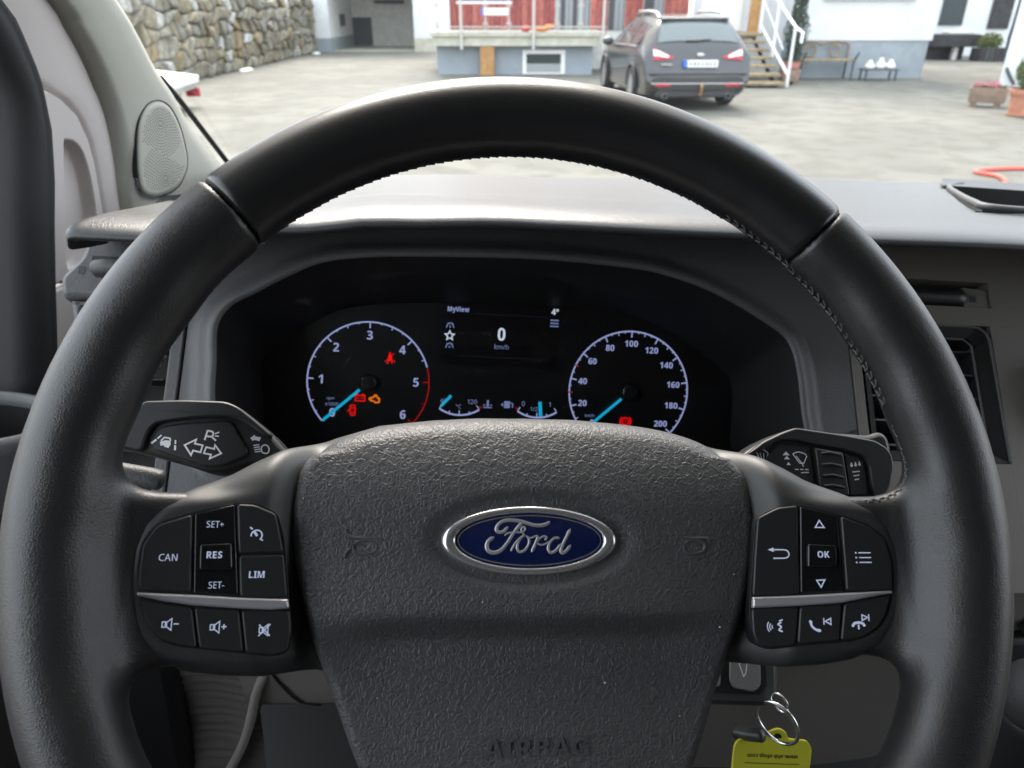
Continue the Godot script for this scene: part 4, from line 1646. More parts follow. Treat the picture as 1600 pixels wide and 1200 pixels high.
func cluster() -> void:
	var k := 1.1
	var c := thing("instrument_cluster", "black instrument cluster with two lit dials and a small screen", "instrument cluster", CT)
	var plate := MB.new(0.001 * k)
	plate.slab(rounded(vs([-250, -90, 290, -90, 290, 120, -250, 120]), 20), -8, 0)
	obj("face_plate", plate, M.cluster_black, c)
	var tr := func(x: float, y: float, z := 0.4) -> Transform3D:
		return Transform3D(Basis(), Vector3(x, y, z) * 0.001 * k)
	for s in 2:
		var cx: float = [-95.6, 98.8][s]
		var cy := -7.0
		var r: float = [44.0, 45.6][s]
		var dial := Node3D.new()
		dial.name = ["rev_counter", "speedometer"][s]
		c.add_child(dial)
		var o := Vector2(cx, cy)
		var a0: float = [222.0, 222.0][s]
		var a1: float = [-42.0, -42.0][s]
		var span := a1 - a0
		var arc := func(f0: float, f1: float, rad: float) -> Array:
			var out := []
			for j in 41:
				out.append(o + Vector2.from_angle(deg_to_rad(a0 + span * lerpf(f0, f1, j / 40.0))) * rad)
			return out
		var m := MB.new(0.001 * k)
		m.line(arc.call(0.0, 4.67 / 6.0 if s == 0 else 1.0, r), 1.15, 0.3)
		var red := MB.new(0.001 * k)
		if s == 0:
			red.line(arc.call(4.68 / 6.0, 1.0, r), 0.9, 0.3)
		var steps := 24 if s == 0 else 40
		for j in steps + 1:
			var a := deg_to_rad(a0 + span * j / steps)
			var big := j % 4 == 0
			var mid := j % 2 == 0
			var len := 4.2 if big else (2.2 if mid else 1.2)
			var u := Vector2.from_angle(a)
			var to := red if s == 0 and j > 18 else m
			if s == 0 and j > 18 and not big and not mid:
				continue
			to.line([o + u * (r - 0.3), o + u * (r - 0.3 - len)], 1.0 if big else 0.7, 0.34)
		obj("scale", m, M.mark, dial)
		if s == 1:
			for f in [0.15, 0.25]:
				var u := Vector2.from_angle(deg_to_rad(a0 + span * f))
				red.line([o + u * (r + 0.6), o + u * (r - 2.2)], 1.0, 0.42)
		obj("red_scale", red, M.red_dim, dial)
		var labels: Array = ["0", "1", "2", "3", "4", "5", "6"] if s == 0 else ["0", "20", "40", "60", "80", "100", "120", "140", "160", "180", "200"]
		for j in labels.size():
			var a := deg_to_rad(a0 + span * j / (labels.size() - 1.0))
			var rad: float = r - (9.6 if s == 0 else 9.2)
			if s == 1 and labels[j].length() > 2:
				rad -= 1.6 * absf(cos(a))
			var q: Vector2 = o + Vector2.from_angle(a) * rad
			text(labels[j], (6.4e-3 if s == 0 else 4.6e-3) * k, tr.call(q.x, q.y), M.mark, dial, "number", true)
		if s == 0:
			text("rpm", 2.4e-3 * k, tr.call(cx - 27, cy - 13.2), M.mark_dim, dial, "unit")
			text("x1000", 2.6e-3 * k, tr.call(cx - 26, cy - 16.8), M.mark_dim, dial, "unit")
		else:
			text("km/h", 2.4e-3 * k, tr.call(cx - 29, cy - 19), M.mark_dim, dial, "unit")
		var hub := MB.new(0.001 * k, Transform3D(Basis(Vector3.RIGHT, PI / 2), Vector3(cx, cy, 0)))
		hub.lathe([Vector2(6.2, 0), Vector2(6.2, 5), Vector2(5.6, 6.2), Vector2(4.0, 6.6), Vector2(0.05, 6.7)], 30)
		obj("needle_hub", hub, M.cluster_black, dial)
		var nd := MB.new(0.001 * k)
		var u := Vector2.from_angle(deg_to_rad(a0))
		nd.line([o + u * 8.0, o + u * (r - 1.0)], 2.1, 3.2)
		obj("needle", nd, M.cyan, dial)
	var lens := MB.new(0.001 * k)
	lens.face(Vector3(-240, -100, 7), Vector3(280, -100, 7), Vector3(280, 120, 58), Vector3(-240, 120, 58), Vector3(0, 0, 1))
	obj("cover_glass", lens, M.coated_glass, c)
	# warning lamps
	var w := MB.new(0.001 * k)
	var b := Vector2(-80.6, 11.5)
	w.ball(Vector3(b.x, b.y + 3.2, 0.4), Vector3(0.9, 0.9, 0.1), 10)
	w.poly([b + Vector2(-1.0, 2.2), b + Vector2(1.0, 2.2), b + Vector2(2.0, -2.2), b + Vector2(-2.0, -2.2)], 0.42)
	w.line([b + Vector2(-2.2, -1.6), b + Vector2(-3.6, -3.0)], 0.7, 0.43)
	w.line([b + Vector2(2.2, -1.6), b + Vector2(3.6, -3.0)], 0.7, 0.43)
	w.line([b + Vector2(-1.0, -2.6), b + Vector2(-1.8, -4.2)], 0.9, 0.44)
	w.line([b + Vector2(1.0, -2.6), b + Vector2(1.8, -4.2)], 0.9, 0.44)
	w.line([b + Vector2(2.6, 3.2), b + Vector2(0.8, 1.2)], 0.6, 0.45)
	obj("seat_belt_lamp", w, M.red, c)
	w = MB.new(0.001 * k)
	b = Vector2(-101.4, -18.9)
	w.line([b + Vector2(-3.4, -2), b + Vector2(3.4, -2), b + Vector2(3.4, 2), b + Vector2(-3.4, 2)], 0.8, 0.4, true)
	w.line([b + Vector2(-2, 2.4), b + Vector2(-2, 3.3)], 1.2, 0.41)
	w.line([b + Vector2(2, 2.4), b + Vector2(2, 3.3)], 1.2, 0.41)
	w.line([b + Vector2(-2.4, 0.2), b + Vector2(-0.8, 0.2)], 0.6, 0.42)
	w.line([b + Vector2(0.9, 0.2), b + Vector2(2.3, 0.2)], 0.6, 0.42)
	obj("battery_lamp", w, M.red, c)
	w = MB.new(0.001 * k)
	b = Vector2(-106.6, -27.8)
	w.line(Array(rounded([b + Vector2(-1.6, -3.8), b + Vector2(1.8, -3.8), b + Vector2(1.8, 3.8), b + Vector2(-1.6, 3.8)], 1.2)), 0.8, 0.4, true)
	w.line([b + Vector2(-0.9, 1.5), b + Vector2(1.1, 1.5)], 0.8, 0.42)
	w.line([b + Vector2(-0.9, -1.9), b + Vector2(1.1, -1.9)], 0.8, 0.42)
	w.line([b + Vector2(-2.2, 0.6), b + Vector2(-3.8, -1.2)], 0.8, 0.43)
	obj("door_lamp", w, M.red, c)
	w = MB.new(0.001 * k)
	b = Vector2(-90.9, -19.2)
	w.line([b + Vector2(-2.6, -1.4), b + Vector2(-2.6, 1.0), b + Vector2(-1.2, 1.0), b + Vector2(-0.2, 2.2), b + Vector2(1.8, 2.0), b + Vector2(2.2, 0.6), b + Vector2(3.4, 0.6), b + Vector2(3.4, -2.2), b + Vector2(0.6, -2.6), b + Vector2(-0.6, -1.4)], 1.0, 0.4, true)
	w.line([b + Vector2(-3.8, 1), b + Vector2(-3.8, -1)], 0.7, 0.41)
	w.line([b + Vector2(-0.4, 3), b + Vector2(1.6, 3)], 0.7, 0.42)
	obj("engine_lamp", w, M.amber, c)
	w = MB.new(0.001 * k)
	b = Vector2(97.6, -29.6)
	var rg := []
	for j in 28:
		rg.append(b + Vector2.from_angle(TAU * j / 28) * 2.7)
	w.line(rg, 0.9, 0.4, true)
	for sgn in [-1, 1]:
		var ar := []
		for j in 9:
			ar.append(b + Vector2.from_angle(deg_to_rad(-45 + 11.25 * j) + (PI if sgn < 0 else 0.0)) * 4.2)
		w.line(ar, 0.9, 0.41)
	w.line([b + Vector2(0, 1.5), b + Vector2(0, -0.5)], 0.7, 0.42)
	w.line([b + Vector2(0, -1.0), b + Vector2(0, -1.6)], 0.7, 0.42)
	obj("brake_lamp", w, M.red, c)
	# small screen
	var scr := MB.new(0.001 * k)
	scr.slab(rounded(vs([-44, 8, 43.5, 8, 43.5, 55.5, -44, 55.5]), 1.0), -1, 0.25)
	var screen := obj("screen", scr, M.screen, c)
	text("MyView", 4.9e-3 * k, tr.call(-32.0, 48.7), M.mark, screen, "lettering", true, 0.0001, 0.9)
	text("4°", 4.4e-3 * k, tr.call(39.6, 50.5), M.mark_bright, screen, "lettering", true)
	text("0", 9.4e-3 * k, tr.call(0.4, 32.2), M.mark_bright, screen, "lettering", true, 0.0001, 0.9)
	text("km/h", 3.6e-3 * k, tr.call(0.8, 22.9), M.mark_dim, screen, "lettering")
	var ln := MB.new(0.001 * k)
	ln.line(vs([-22, 46.4, 34, 46.2]), 0.35, 0.4)
	ln.line(vs([-30, 15.2, 34, 14.6]), 0.35, 0.4)
	obj("divider", ln, M.line_dim, screen)
	var ms := MB.new(0.001 * k)
	for j in 3:
		ms.line(vs([36.4, 44.2 - 2.2 * j, 42.6, 44.2 - 2.2 * j]), 1.0, 0.4)
	obj("menu_symbol", ms, M.mark_dim, screen)
	var star := MB.new(0.001 * k)
	var sp := []
	for j in 10:
		sp.append(Vector2(-37.8, 29.6) + Vector2.from_angle(PI / 2 + TAU * j / 10) * (3.4 if j % 2 == 0 else 1.6))
	star.line(sp, 0.9, 0.4, true)
	obj("star_symbol", star, M.mark_bright, screen)
	for yy in [37.4, 22.6]:
		var rd := MB.new(0.001 * k)
		rd.line([Vector2(-40.4, yy - 2), Vector2(-39.2, yy + 1.6)], 0.8, 0.4)
		rd.line([Vector2(-35.0, yy - 2), Vector2(-36.0, yy + 1.6)], 0.8, 0.4)
		rd.line([Vector2(-39, yy + 0.6), Vector2(-37.6, yy + 1.8), Vector2(-36.4, yy + 0.4)], 0.7, 0.41)
		rd.line([Vector2(-37.7, yy - 2.0), Vector2(-37.7, yy - 0.4)], 0.9, 0.42)
		obj("lane_symbol", rd, M.mark_dim, screen)
	for q in [[-38.0, 41.4, 1.0], [-38.6, 18.2, -1.0]]:
		var ar := MB.new(0.001 * k)
		ar.line([Vector2(q[0] - 1.2, q[1] - 0.4 * q[2]), Vector2(q[0], q[1] + 0.5 * q[2]), Vector2(q[0] + 1.2, q[1] - 0.4 * q[2])], 0.4, 0.4)
		obj("arrow_symbol", ar, M.line_dim, screen)
	# coolant and fuel gauges under the screen
	for q in [[-28.6, "40", "120", "°C", -41.5], [29.6, "0", "1", "1/2", 31.5]]:
		var gx: float = q[0]
		var gm := MB.new(0.001 * k)
		var arc := []
		for j in 25:
			arc.append(Vector2(gx, -2.5) + Vector2.from_angle(deg_to_rad(236 + 68.0 * j / 24)) * 26.5)
		gm.line(arc, 1.3, 0.4)
		for j in 5:
			var u := Vector2.from_angle(deg_to_rad(236 + 17.0 * j))
			gm.line([Vector2(gx, -2.5) + u * 26, Vector2(gx, -2.5) + u * (23.0 if j % 2 == 0 else 24.6)], 0.8, 0.42)
		var gauge := obj("gauge_scale", gm, M.mark, c)
		var cr := MB.new(0.001 * k)
		var sd := 1.0 if gx < 0 else -1.0
		cr.line([Vector2(gx + sd * 14.6, -24.0), Vector2(gx + sd * 16.2, -21.6)], 1.0, 0.43)
		obj("red_mark", cr, M.red_dim, gauge)
		text(q[1], 3.4e-3 * k, tr.call(gx - 12.0 if gx < 0 else gx - 10.6, -18.8), M.mark_dim, gauge, "number")
		text(q[2], 3.4e-3 * k, tr.call(gx + 9.4, -18.8), M.mark_dim, gauge, "number")
		text(q[3], 3.0e-3 * k, tr.call(gx - 0.6 if gx < 0 else gx - 2.4, -22.6), M.mark_dim, gauge, "unit")
		var nd := MB.new(0.001 * k)
		if gx < 0:
			nd.line(vs([-42.2, -22.6, -35.0, -14.6]), 2.2, 0.9)
		else:
			nd.line(vs([32.4, -28, 31.4, -17]), 2.6, 0.9)
		obj("gauge_needle", nd, M.cyan, gauge)
	var ic := MB.new(0.001 * k)
	ic.line(vs([-7.6, -17.2, -7.6, -22.0]), 1.6, 0.4)
	ic.line(vs([-11.0, -22.6, -4.4, -22.6]), 0.8, 0.42)
	ic.line(vs([-11.0, -20.8, -9.4, -20.8]), 0.7, 0.42)
	ic.line(vs([-5.8, -20.8, -4.4, -20.8]), 0.7, 0.42)
	obj("coolant_symbol", ic, M.mark_dim, c)
	ic = MB.new(0.001 * k)
	ic.poly(vs([4.6, -22.6, 9.0, -22.6, 9.0, -17.4, 4.6, -17.4]), 0.4)
	ic.line(vs([9.4, -18.4, 11.0, -19.4, 11.0, -22.2]), 0.8, 0.42)
	ic.poly(vs([3.9, -18.6, 3.9, -21.6, 2.2, -20.1]), 0.41)
	obj("fuel_symbol", ic, M.mark_dim, c)


# ---------------------------------------------------------------- stalks (millimetres in the wheel's frame)

func stalks() -> void:
	var l := thing("indicator_stalk", "black indicator stalk with arrow symbols, left behind the wheel", "stalk", WT)
	var m := MB.new(0.001)
	m.slab(rounded(vs([-205, 36, -205, 50, -174, 53.5, -172, 56.8, -155, 57.5, -136, 57.3, -130, 54.8, -122, 48.6, -114, 42, -108, 35.4, -92, 20, -100, 8, -121, 28.6, -135, 25, -143, 25, -155, 29, -170, 33, -183, 36]), 3.0), -78, -58.5, 2.5)
	var lever := obj("lever", m, M.stalk, l)
	m = MB.new(0.001)
	m.slab(rounded(vs([-205, 36.5, -205, 51, -174, 53.4, -172, 56.6, -155, 57.4, -136, 57.1, -130, 54.6, -122, 48.4, -115, 42.6, -114.5, 41, -118, 41.6, -124, 45.6, -130, 48.8, -134.6, 50.2, -149, 49.4, -161, 47.6, -166, 46.2, -168.4, 43.5, -169.8, 38.6, -170.4, 33.4, -183, 36.2]), 3.0), -60, -55.5, 0.9)
	obj("thumb_ridge", m, M.stalk, lever)
	m = MB.new(0.001)
	m.slab(rounded(vs([-165.5, 45.2, -154, 47.3, -134, 48.7, -131.5, 46.6, -123.5, 32.6, -136, 27, -143, 27, -155, 31, -168, 35]), 4.0), -60, -57.2, 1.2)
	obj("switch_face", m, M.stalk, lever)
	var z := -57.1
	var ic := MB.new(0.001)
	ic.line(vs([-167.2, 37.4, -165.2, 39.2]), 0.9, z)
	ic.line(vs([-164.8, 39.6, -163.2, 41.2]), 0.7, z)
	ic.line(vs([-156.9, 39.0, -156.8, 37.2]), 0.7, z)
	ic.line(vs([-156.8, 36.7, -156.7, 34.4]), 0.9, z)
	ic.poly(vs([-163.6, 38.2, -163.2, 36.4, -161.8, 36.6, -161.4, 35.9, -159.6, 35.4, -158.8, 37.0, -159.0, 38.6, -161, 39]), z)
	ic.line(vs([-163.2, 38.6, -161.8, 40.2, -159.4, 39.8, -159.0, 38.6]), 0.7, z + 0.05)
	obj("lane_symbol", ic, M.print_white, lever)
	ic = MB.new(0.001)
	ic.line(vs([-152.7, 36.8, -147.9, 39.4, -148.3, 37.5, -144.8, 36.8, -145.5, 33.6, -148.8, 34.4, -149.5, 32.3]), 0.75, z, true)
	obj("arrow_symbol", ic, M.print_white, lever)
	ic = MB.new(0.001)
	ic.line(vs([-143.2, 36.0, -139.6, 35.2, -139.4, 37.0, -136.4, 33.2, -141.2, 30.8, -140.8, 32.6, -144.0, 33.2]), 0.75, z, true)
	obj("arrow_symbol", ic, M.print_white, lever)
	ic = MB.new(0.001)
	ic.line(vs([-144.2, 39.2, -143.2, 43.8]), 0.8, z)
	ic.line(smooth2(vs([-143.2, 43.6, -141.0, 43.0, -140.6, 41.6, -141.8, 40.8, -143.7, 41.2]), 3), 0.8, z + 0.05)
	ic.line(vs([-139.8, 42.2, -138.0, 43.0]), 0.6, z)
	ic.line(vs([-139.8, 41.2, -138.0, 41.0]), 0.6, z)
	ic.line(vs([-141.0, 40.6, -139.2, 39.0]), 0.8, z)
	obj("parking_symbol", ic, M.print_white, lever)
	ic = MB.new(0.001)
	ic.poly(vs([-124.4, 40.6, -122.6, 42.2, -122.2, 41.4, -119.6, 41.0, -120.2, 39.2, -122.6, 39.8, -123.2, 39.2]), -58.35)
	ic.line(smooth2(vs([-118.6, 34.0, -119.2, 36.0, -118.2, 37.4, -116.6, 37.2, -115.6, 35.4, -116.4, 33.6, -118.6, 34.0]), 3), 0.6, -58.35)
	for k in 4:
		ic.line(vs([-122.8 + 0.3 * k, 37.2 - 1.0 * k, -120.2 + 0.3 * k, 37.6 - 1.0 * k]), 0.5, -58.35)
	obj("beam_symbol", ic, M.print_white, lever)
	m = MB.new(0.001)
	m.tube([Vector3(-200, 28.5, -84), Vector3(-176, 24.5, -84), Vector3(-172, 23.5, -85)], 5.0, 16)
	obj("lower_switch", m, M.dash_grey, l)

	var r := thing("wiper_stalk", "black wiper stalk with ribbed knob, right behind the wheel", "stalk", WT)
	m = MB.new(0.001)
	m.slab(rounded(vs([137, 20, 137, 48.6, 141, 49.8, 146, 49.2, 181, 47.5, 188, 49.6, 191.5, 46.5, 192.5, 40, 190.5, 31, 184, 22, 178, 12, 150, 12]), 2.2), -84, -64, 2.4)
	obj("lever_back", m, M.stalk, r)
	m = MB.new(0.001)
	m.slab(rounded(vs([90, 18, 104, 31, 110.8, 36.2, 120.4, 42.3, 130.5, 46.9, 137.7, 49.4, 164, 45.9, 178.6, 43.6, 184.4, 40.3, 187, 36, 187.2, 30, 184, 20, 176, 10, 110, 6]), 2.5), -76, -58.5, 2.2)
	var lever2 := obj("lever", m, M.stalk, r)
	m = MB.new(0.001)
	m.slab(rounded(vs([108, 33, 120.4, 42.1, 130.5, 46.7, 137.7, 49.2, 164, 45.8, 178.6, 43.4, 184.2, 40.1, 186.8, 36, 187, 30, 183.8, 20, 177, 12, 174.5, 20, 174, 31, 171.5, 35.6, 162, 38.2, 146, 40.8, 138, 42.7, 127.8, 42.8, 120, 38]), 1.8), -60, -55.5, 0.9)
	obj("thumb_ridge", m, M.stalk, lever2)
	m = MB.new(0.001)
	m.slab(rounded(vs([121, 33, 129, 41.6, 138, 41.4, 145.2, 39.8, 146.2, 18, 124, 18]), 1.5), -60, -57.2, 1.0)
	obj("switch_face", m, M.stalk, lever2)
	m = MB.new(0.001)
	m.slab(rounded(vs([146.8, 39.3, 161.2, 37.1, 162.4, 16, 147.6, 16]), 0.8), -60, -55.6, 0.8)
	var knob := obj("speed_knob", m, M.stalk, lever2)
	for y in [36.0, 30.4, 25.0, 20.0]:
		var rib := MB.new(0.001)
		rib.tube([Vector3(150, y + 0.4, -56.0), Vector3(154, y + 0.7, -55.2), Vector3(159.5, y - 0.3, -56.0)], 0.9, 8)
		obj("knob_rib", rib, M.stalk, knob)
	m = MB.new(0.001)
	m.slab(rounded(vs([163, 37, 170, 35.4, 173, 32.6, 173.4, 16, 163.6, 16]), 0.8), -60, -57.2, 0.8)
	obj("end_face", m, M.stalk, lever2)
	ic = MB.new(0.001)
	ic.line(smooth2(vs([135.6, 36.2, 138.2, 37.2, 141.2, 36.6, 142.6, 35.6]), 3), 0.5, z)
	ic.line(vs([135.6, 36.2, 138.8, 31.6, 141.0, 31.8, 142.8, 35.4]), 0.5, z + 0.03)
	ic.line(vs([137.2, 35.2, 140.2, 31.2, 140.4, 30.0]), 0.5, z + 0.05)
	obj("wiper_symbol", ic, M.print_white, lever2)
	ic = MB.new(0.001)
	for q in [[132.2, 36.4, 1.0], [132.4, 34.4, 0.8], [133.0, 31.6, 0.6]]:
		ic.poly([Vector2(q[0] - 1.9 * q[2], q[1] - 0.9), Vector2(q[0] + 1.9 * q[2], q[1] - 0.9), Vector2(q[0], q[1] + 1.0 * q[2])], z)
	obj("speed_symbol", ic, M.print_white, lever2)
	ic = MB.new(0.001)
	ic.line(vs([136.0, 28.6, 138.0, 28.6]), 0.5, z)
	ic.line(vs([138.8, 28.6, 140.4, 28.6]), 0.5, z)
	ic.line(vs([141.2, 28.6, 143.0, 28.6]), 0.5, z)
	ic.line(vs([139.0, 27.0, 143.0, 27.2]), 0.5, z)
	obj("rear_wiper_symbol", ic, M.print_white, lever2)
	ic = MB.new(0.001)
	for k in 3:
		var c := Vector2(165.6 + 2.1 * k, 31.0 + 0.3 * k)
		ic.poly([c + Vector2(-0.8, -0.4), c + Vector2(0, -1.1), c + Vector2(0.8, -0.4), c + Vector2(0.2, 1.4), c + Vector2(-0.1, 1.4)], z)
	for k in 3:
		ic.line([Vector2(165.6 + 0.4 * k, 27.6 - 1.9 * k), Vector2(169.6 - 0.4 * k, 28.0 - 1.9 * k)], 0.6, z)
	obj("drop_symbol", ic, M.print_white, lever2)
	ic = MB.new(0.001)
	ic.line(smooth2(vs([117.6, 37.4, 120.8, 38.4, 123.6, 36.6]), 3), 0.5, -58.35)
	ic.line(vs([117.6, 37.4, 119.2, 33.0, 121.8, 32.4, 123.6, 36.6]), 0.5, -58.33)
	ic.line(vs([119.4, 36.8, 120.2, 33.0]), 0.4, -58.31)
	ic.line(vs([121.2, 36.6, 121.2, 33.0]), 0.4, -58.31)
	ic.line(vs([119.0, 39.4, 120.4, 40.2, 122.4, 39.0]), 0.4, -58.35)
	obj("washer_symbol", ic, M.print_white, lever2)


func key_and_tag() -> void:
	# key: x right, y up its face, z out of its face
	var kt := VT * Transform3D(Basis(Vector3.RIGHT, Vector3(0, 0.80, -0.6), Vector3(0, 0.6, 0.80)), Vector3(0.1745, -0.338, -0.305))
	var k := thing("car_key", "black remote key with grey buttons in the ignition, right of the wheel hub", "key", kt)
	var m := MB.new(0.001)
	m.prism(rounded(vs([-30, -20, 28, -22, 34, -16, 35, 10, 30, 22, -30, 22]), 6), [Vector2(3, -14), Vector2(1, -12), Vector2(0, -9), Vector2(0, -4), Vector2(1, -1.2), Vector2(3.5, 0)])
	obj("key_body", m, M.key_black, k)
	m = MB.new(0.001)
	m.slab(rounded(vs([-30, -12, 22, -14.5, 27, -10, 27, 12, 22, 18, -30, 18]), 5), -1, 0.5, 0.5)
	obj("key_face", m, M.vent, k)
	for q in [[-30, -8.5, -2.5, -10, -1.5, 14, -30, 14], [3, -6, 5, -10.6, 18, -13, 22.5, -9, 22.5, 10, 18, 14, 4, 14]]:
		m = MB.new(0.001)
		m.slab(rounded(vs(q), 2.5), 0, 1.6, 0.8)
		obj("key_button", m, M.key_grey, k)
	var ic := MB.new(0.001)
	ic.line(vs([9, 9, 11, 12, 14.5, 9, 14, 4, 13, -2, 11.6, -4, 10.4, -0.4, 9.2, 3]), 0.6, 1.68, true)
	ic.line(vs([10.6, 7, 13, 7, 12.8, 4, 10.8, 4]), 0.5, 1.7, true)
	obj("van_symbol", ic, M.print_white, k)
	m = MB.new(0.001)
	m.box(Vector3(-60, -16, -26), Vector3(-28, 16, -10), 4)
	obj("lock_barrel", m, M.vent, k)
	# steel ring
	var ring := thing("key_ring", "steel split ring hanging from the key", "key ring", VT)
	for q in [[206.5, -362.5, -287, 13.2, 1.15, 0.0, 0.98], [206, -349, -290, 5.6, 0.6, 0.5, 0.95]]:
		m = MB.new(0.001)
		var pts := []
		for j in 40:
			var a := TAU * j / 40
			pts.append(Vector3(q[0] + cos(a) * q[3] * 0.66, q[1] + sin(a) * q[3] * q[6] - cos(a) * 1.2, q[2] + cos(a) * q[3] * 0.74))
		m.tube(pts, q[4], 8, true)
		obj("wire", m, M.steel, ring)
	# tag
	var tt := VT * Transform3D(Basis(Vector3(0.997, -0.07, 0), Vector3(0.063, 0.90, -0.43), Vector3(0.03, 0.43, 0.90)).orthonormalized(), Vector3(0.2135, -0.4, -0.29))
	var t := thing("key_tag", "yellow plastic key tag with upside-down web address on the key ring", "key tag", tt)
	m = MB.new(0.001)
	m.slab(rounded(vs([-25, -60, -25.6, 9, -22, 13.2, -8, 13.4, -4, 18, 2, 20.4, 7, 18.4, 9, 13.8, 22, 13.2, 25.4, 8, 25.2, -60]), 2.2), -0.8, 0.8, 0.3)
	obj("card", m, M.tag_yellow, t)
	m = MB.new(0.001)
	m.poly(Array(rounded(vs([-1.5, 14, 5, 14.2, 3.6, 17, 0, 17.2]), 1.4)), 0.86)
	obj("tag_hole", m, M.black, t)
	var turned := Basis(Vector3(-1, 0, 0), Vector3(0, -1, 0), Vector3(0, 0, 1))
	text("www.ahb-shop.com", 3.6e-3, Transform3D(turned, Vector3(0, 3.0, 0.82) * 0.001), M.ink, t, "lettering", true)
	m = MB.new(0.001)
	m.line(vs([-18, -1.8, 18, -1.8]), 0.5, 0.86)
	obj("printed_line", m, M.ink, t)
	m = MB.new(0.001)
	m.tube(v3([192, -388, -301, 198, -384, -296, 203, -380, -292]), 4.2, 10)
	var fob := thing("black_fob", "small black clip behind the yellow tag", "clip", VT)
	obj("clip_body", m, M.key_black, fob)


# ---------------------------------------------------------------- out of doors (metres; the driver's eye stands 1.6 above the yard)

func box_of(x0: float, y0: float, z0: float, x1: float, y1: float, z1: float, r := 0.0) -> MB:
	var m := MB.new()
	m.box(Vector3(x0, y0, z0), Vector3(x1, y1, z1), r)
	return m


func yard() -> void:
	var g := MB.new()
	var rows := []
	for i in 41:
		var row := PackedVector3Array()
		for j in 41:
			row.append(Vector3(-100 + 5.0 * j, 0, -140 + 5.0 * i))
		rows.append(row)
	g.grid(rows, Vector3.UP)
	structure("ground", g, M.yard)
	# rubble wall on the left: every stone by itself
	var w := thing("stone_wall", "rough retaining wall of brown and grey rubble stones on the left", "wall")
	obj("mortar_bed", box_of(-8.5, 0, -32.6, -7.86, 1.95, -10), M.mortar, w)
	var nx := 49
	var ny := 6
	var pts := []
	for j in ny + 1:
		var line := []
		for i in nx + 1:
			var edge := j == 0
			line.append(Vector2(-13.6 - 0.385 * (i + (0.5 if j % 2 else 0.0) + rng.randf_range(-0.38, 0.38)), 0.0 if edge else 0.31 * j + rng.randf_range(-0.12, 0.12)))
		pts.append(line)
	for j in ny:
		for i in nx:
			if rng.randf() < 0.05:
				continue
			var c := [pts[j][i], pts[j][i + 1], pts[j + 1][i + 1], pts[j + 1][i]]
			if c[1].x < -32.4:
				continue
			var mid := Vector2.ZERO
			for q in c:
				mid += q * 0.25
			var poly := []
			for k in 4:
				var a: Vector2 = c[k]
				var b: Vector2 = c[(k + 1) % 4]
				poly.append(mid + (a - mid) * rng.randf_range(0.84, 0.95))
				poly.append(mid + (a.lerp(b, rng.randf_range(0.35, 0.65)) - mid) * rng.randf_range(0.9, 1.02))
			# the wall's own axes: x runs away from the eye, y up, z out of the wall
			var m := MB.new(1.0, Transform3D(Basis(Vector3(0, 0, 1), Vector3.UP, Vector3(1, 0, 0)), Vector3(-7.86, 0, 0)))
			var out := rng.randf_range(0.06, 0.2)
			var lean := Vector2(rng.randf_range(-0.15, 0.15), rng.randf_range(-0.15, 0.15))
			var soft := rounded(poly, 0.05, 2)
			var rings := []
			for f in [[1.0, -0.05], [1.0, out * 0.5], [0.95, out * 0.8], [0.84, out * 0.97], [0.5, out * 1.04], [0.04, out * 1.06]]:
				var ring := PackedVector3Array()
				for q in soft:
					var w2: Vector2 = mid + (q - mid) * f[0]
					ring.append(Vector3(w2.x, w2.y, f[1] + (w2 - mid).dot(lean) * (1.0 if f[1] > 0 else 0.0)))
				rings.append(ring)
			m.grid(rings, Vector3(0, 0, 1), true)
			obj("stone", m, M["stone_%d" % [0, 1, 2, 3, 4, 0, 1, 3, 2, 5][rng.randi() % 10]], w)
	for q in [[-7.5, -22.6, 0.5, "long white snow remnant at the foot of the stone wall near the trailer"], [-7.5, -31.0, 0.4, "white snow remnant where the stone wall meets the garage pier"]]:
		var s := MB.new()
		s.ball(Vector3.ZERO, Vector3(0.14, 0.06, q[2]), 10)
		var t := thing("snow_remnant", "", "snow", Transform3D(Basis(), Vector3(q[0], 0.02, q[1])), "thin snow remnants along the foot of the stone wall")
		t.set_meta("label", q[3])
		obj("lump", s, M.white_paint, t)
	# low flatbed trailer beside the wall
	var tr := thing("flatbed_trailer", "white trailer with a sloping lid and red tail lamp beside the stone wall", "trailer", Transform3D(Basis(Vector3.UP, 0.12), Vector3(-5.62, 0, -14.3)))
	var lid := MB.new(1.0, Transform3D(Basis(Vector3(0, 0, 1), -0.13), Vector3(0, 0.40, 0)))
	lid.box(Vector3(-2.4, 0, 0), Vector3(0, 0.12, 3.6), 0.02)
	obj("lid", lid, M.white_paint, tr)
	obj("side_board", box_of(-2.3, 0.32, 0.03, -0.03, 0.396, 3.55, 0.01), M.window_pale, tr)
	obj("tail_lamp", box_of(-0.24, 0.17, 0.02, -0.0, 0.316, 0.12, 0.015), M.lamp_red, tr)
	obj("chassis", box_of(-2.0, 0.18, 0.15, -0.3, 0.318, 3.5, 0.01), M.alloy, tr)
	for q in [[-2.2, 1.7], [-0.16, 1.7]]:
		var wm := MB.new(1.0, Transform3D(Basis(Vector3(0, 0, 1), PI / 2), Vector3(q[0], 0.2, q[1])))
		wm.lathe([Vector2(0.02, -0.08), Vector2(0.17, -0.08), Vector2(0.2, -0.05), Vector2(0.2, 0.05), Vector2(0.17, 0.08), Vector2(0.02, 0.08)], 20)
		obj("wheel", wm, M.tyre, tr)


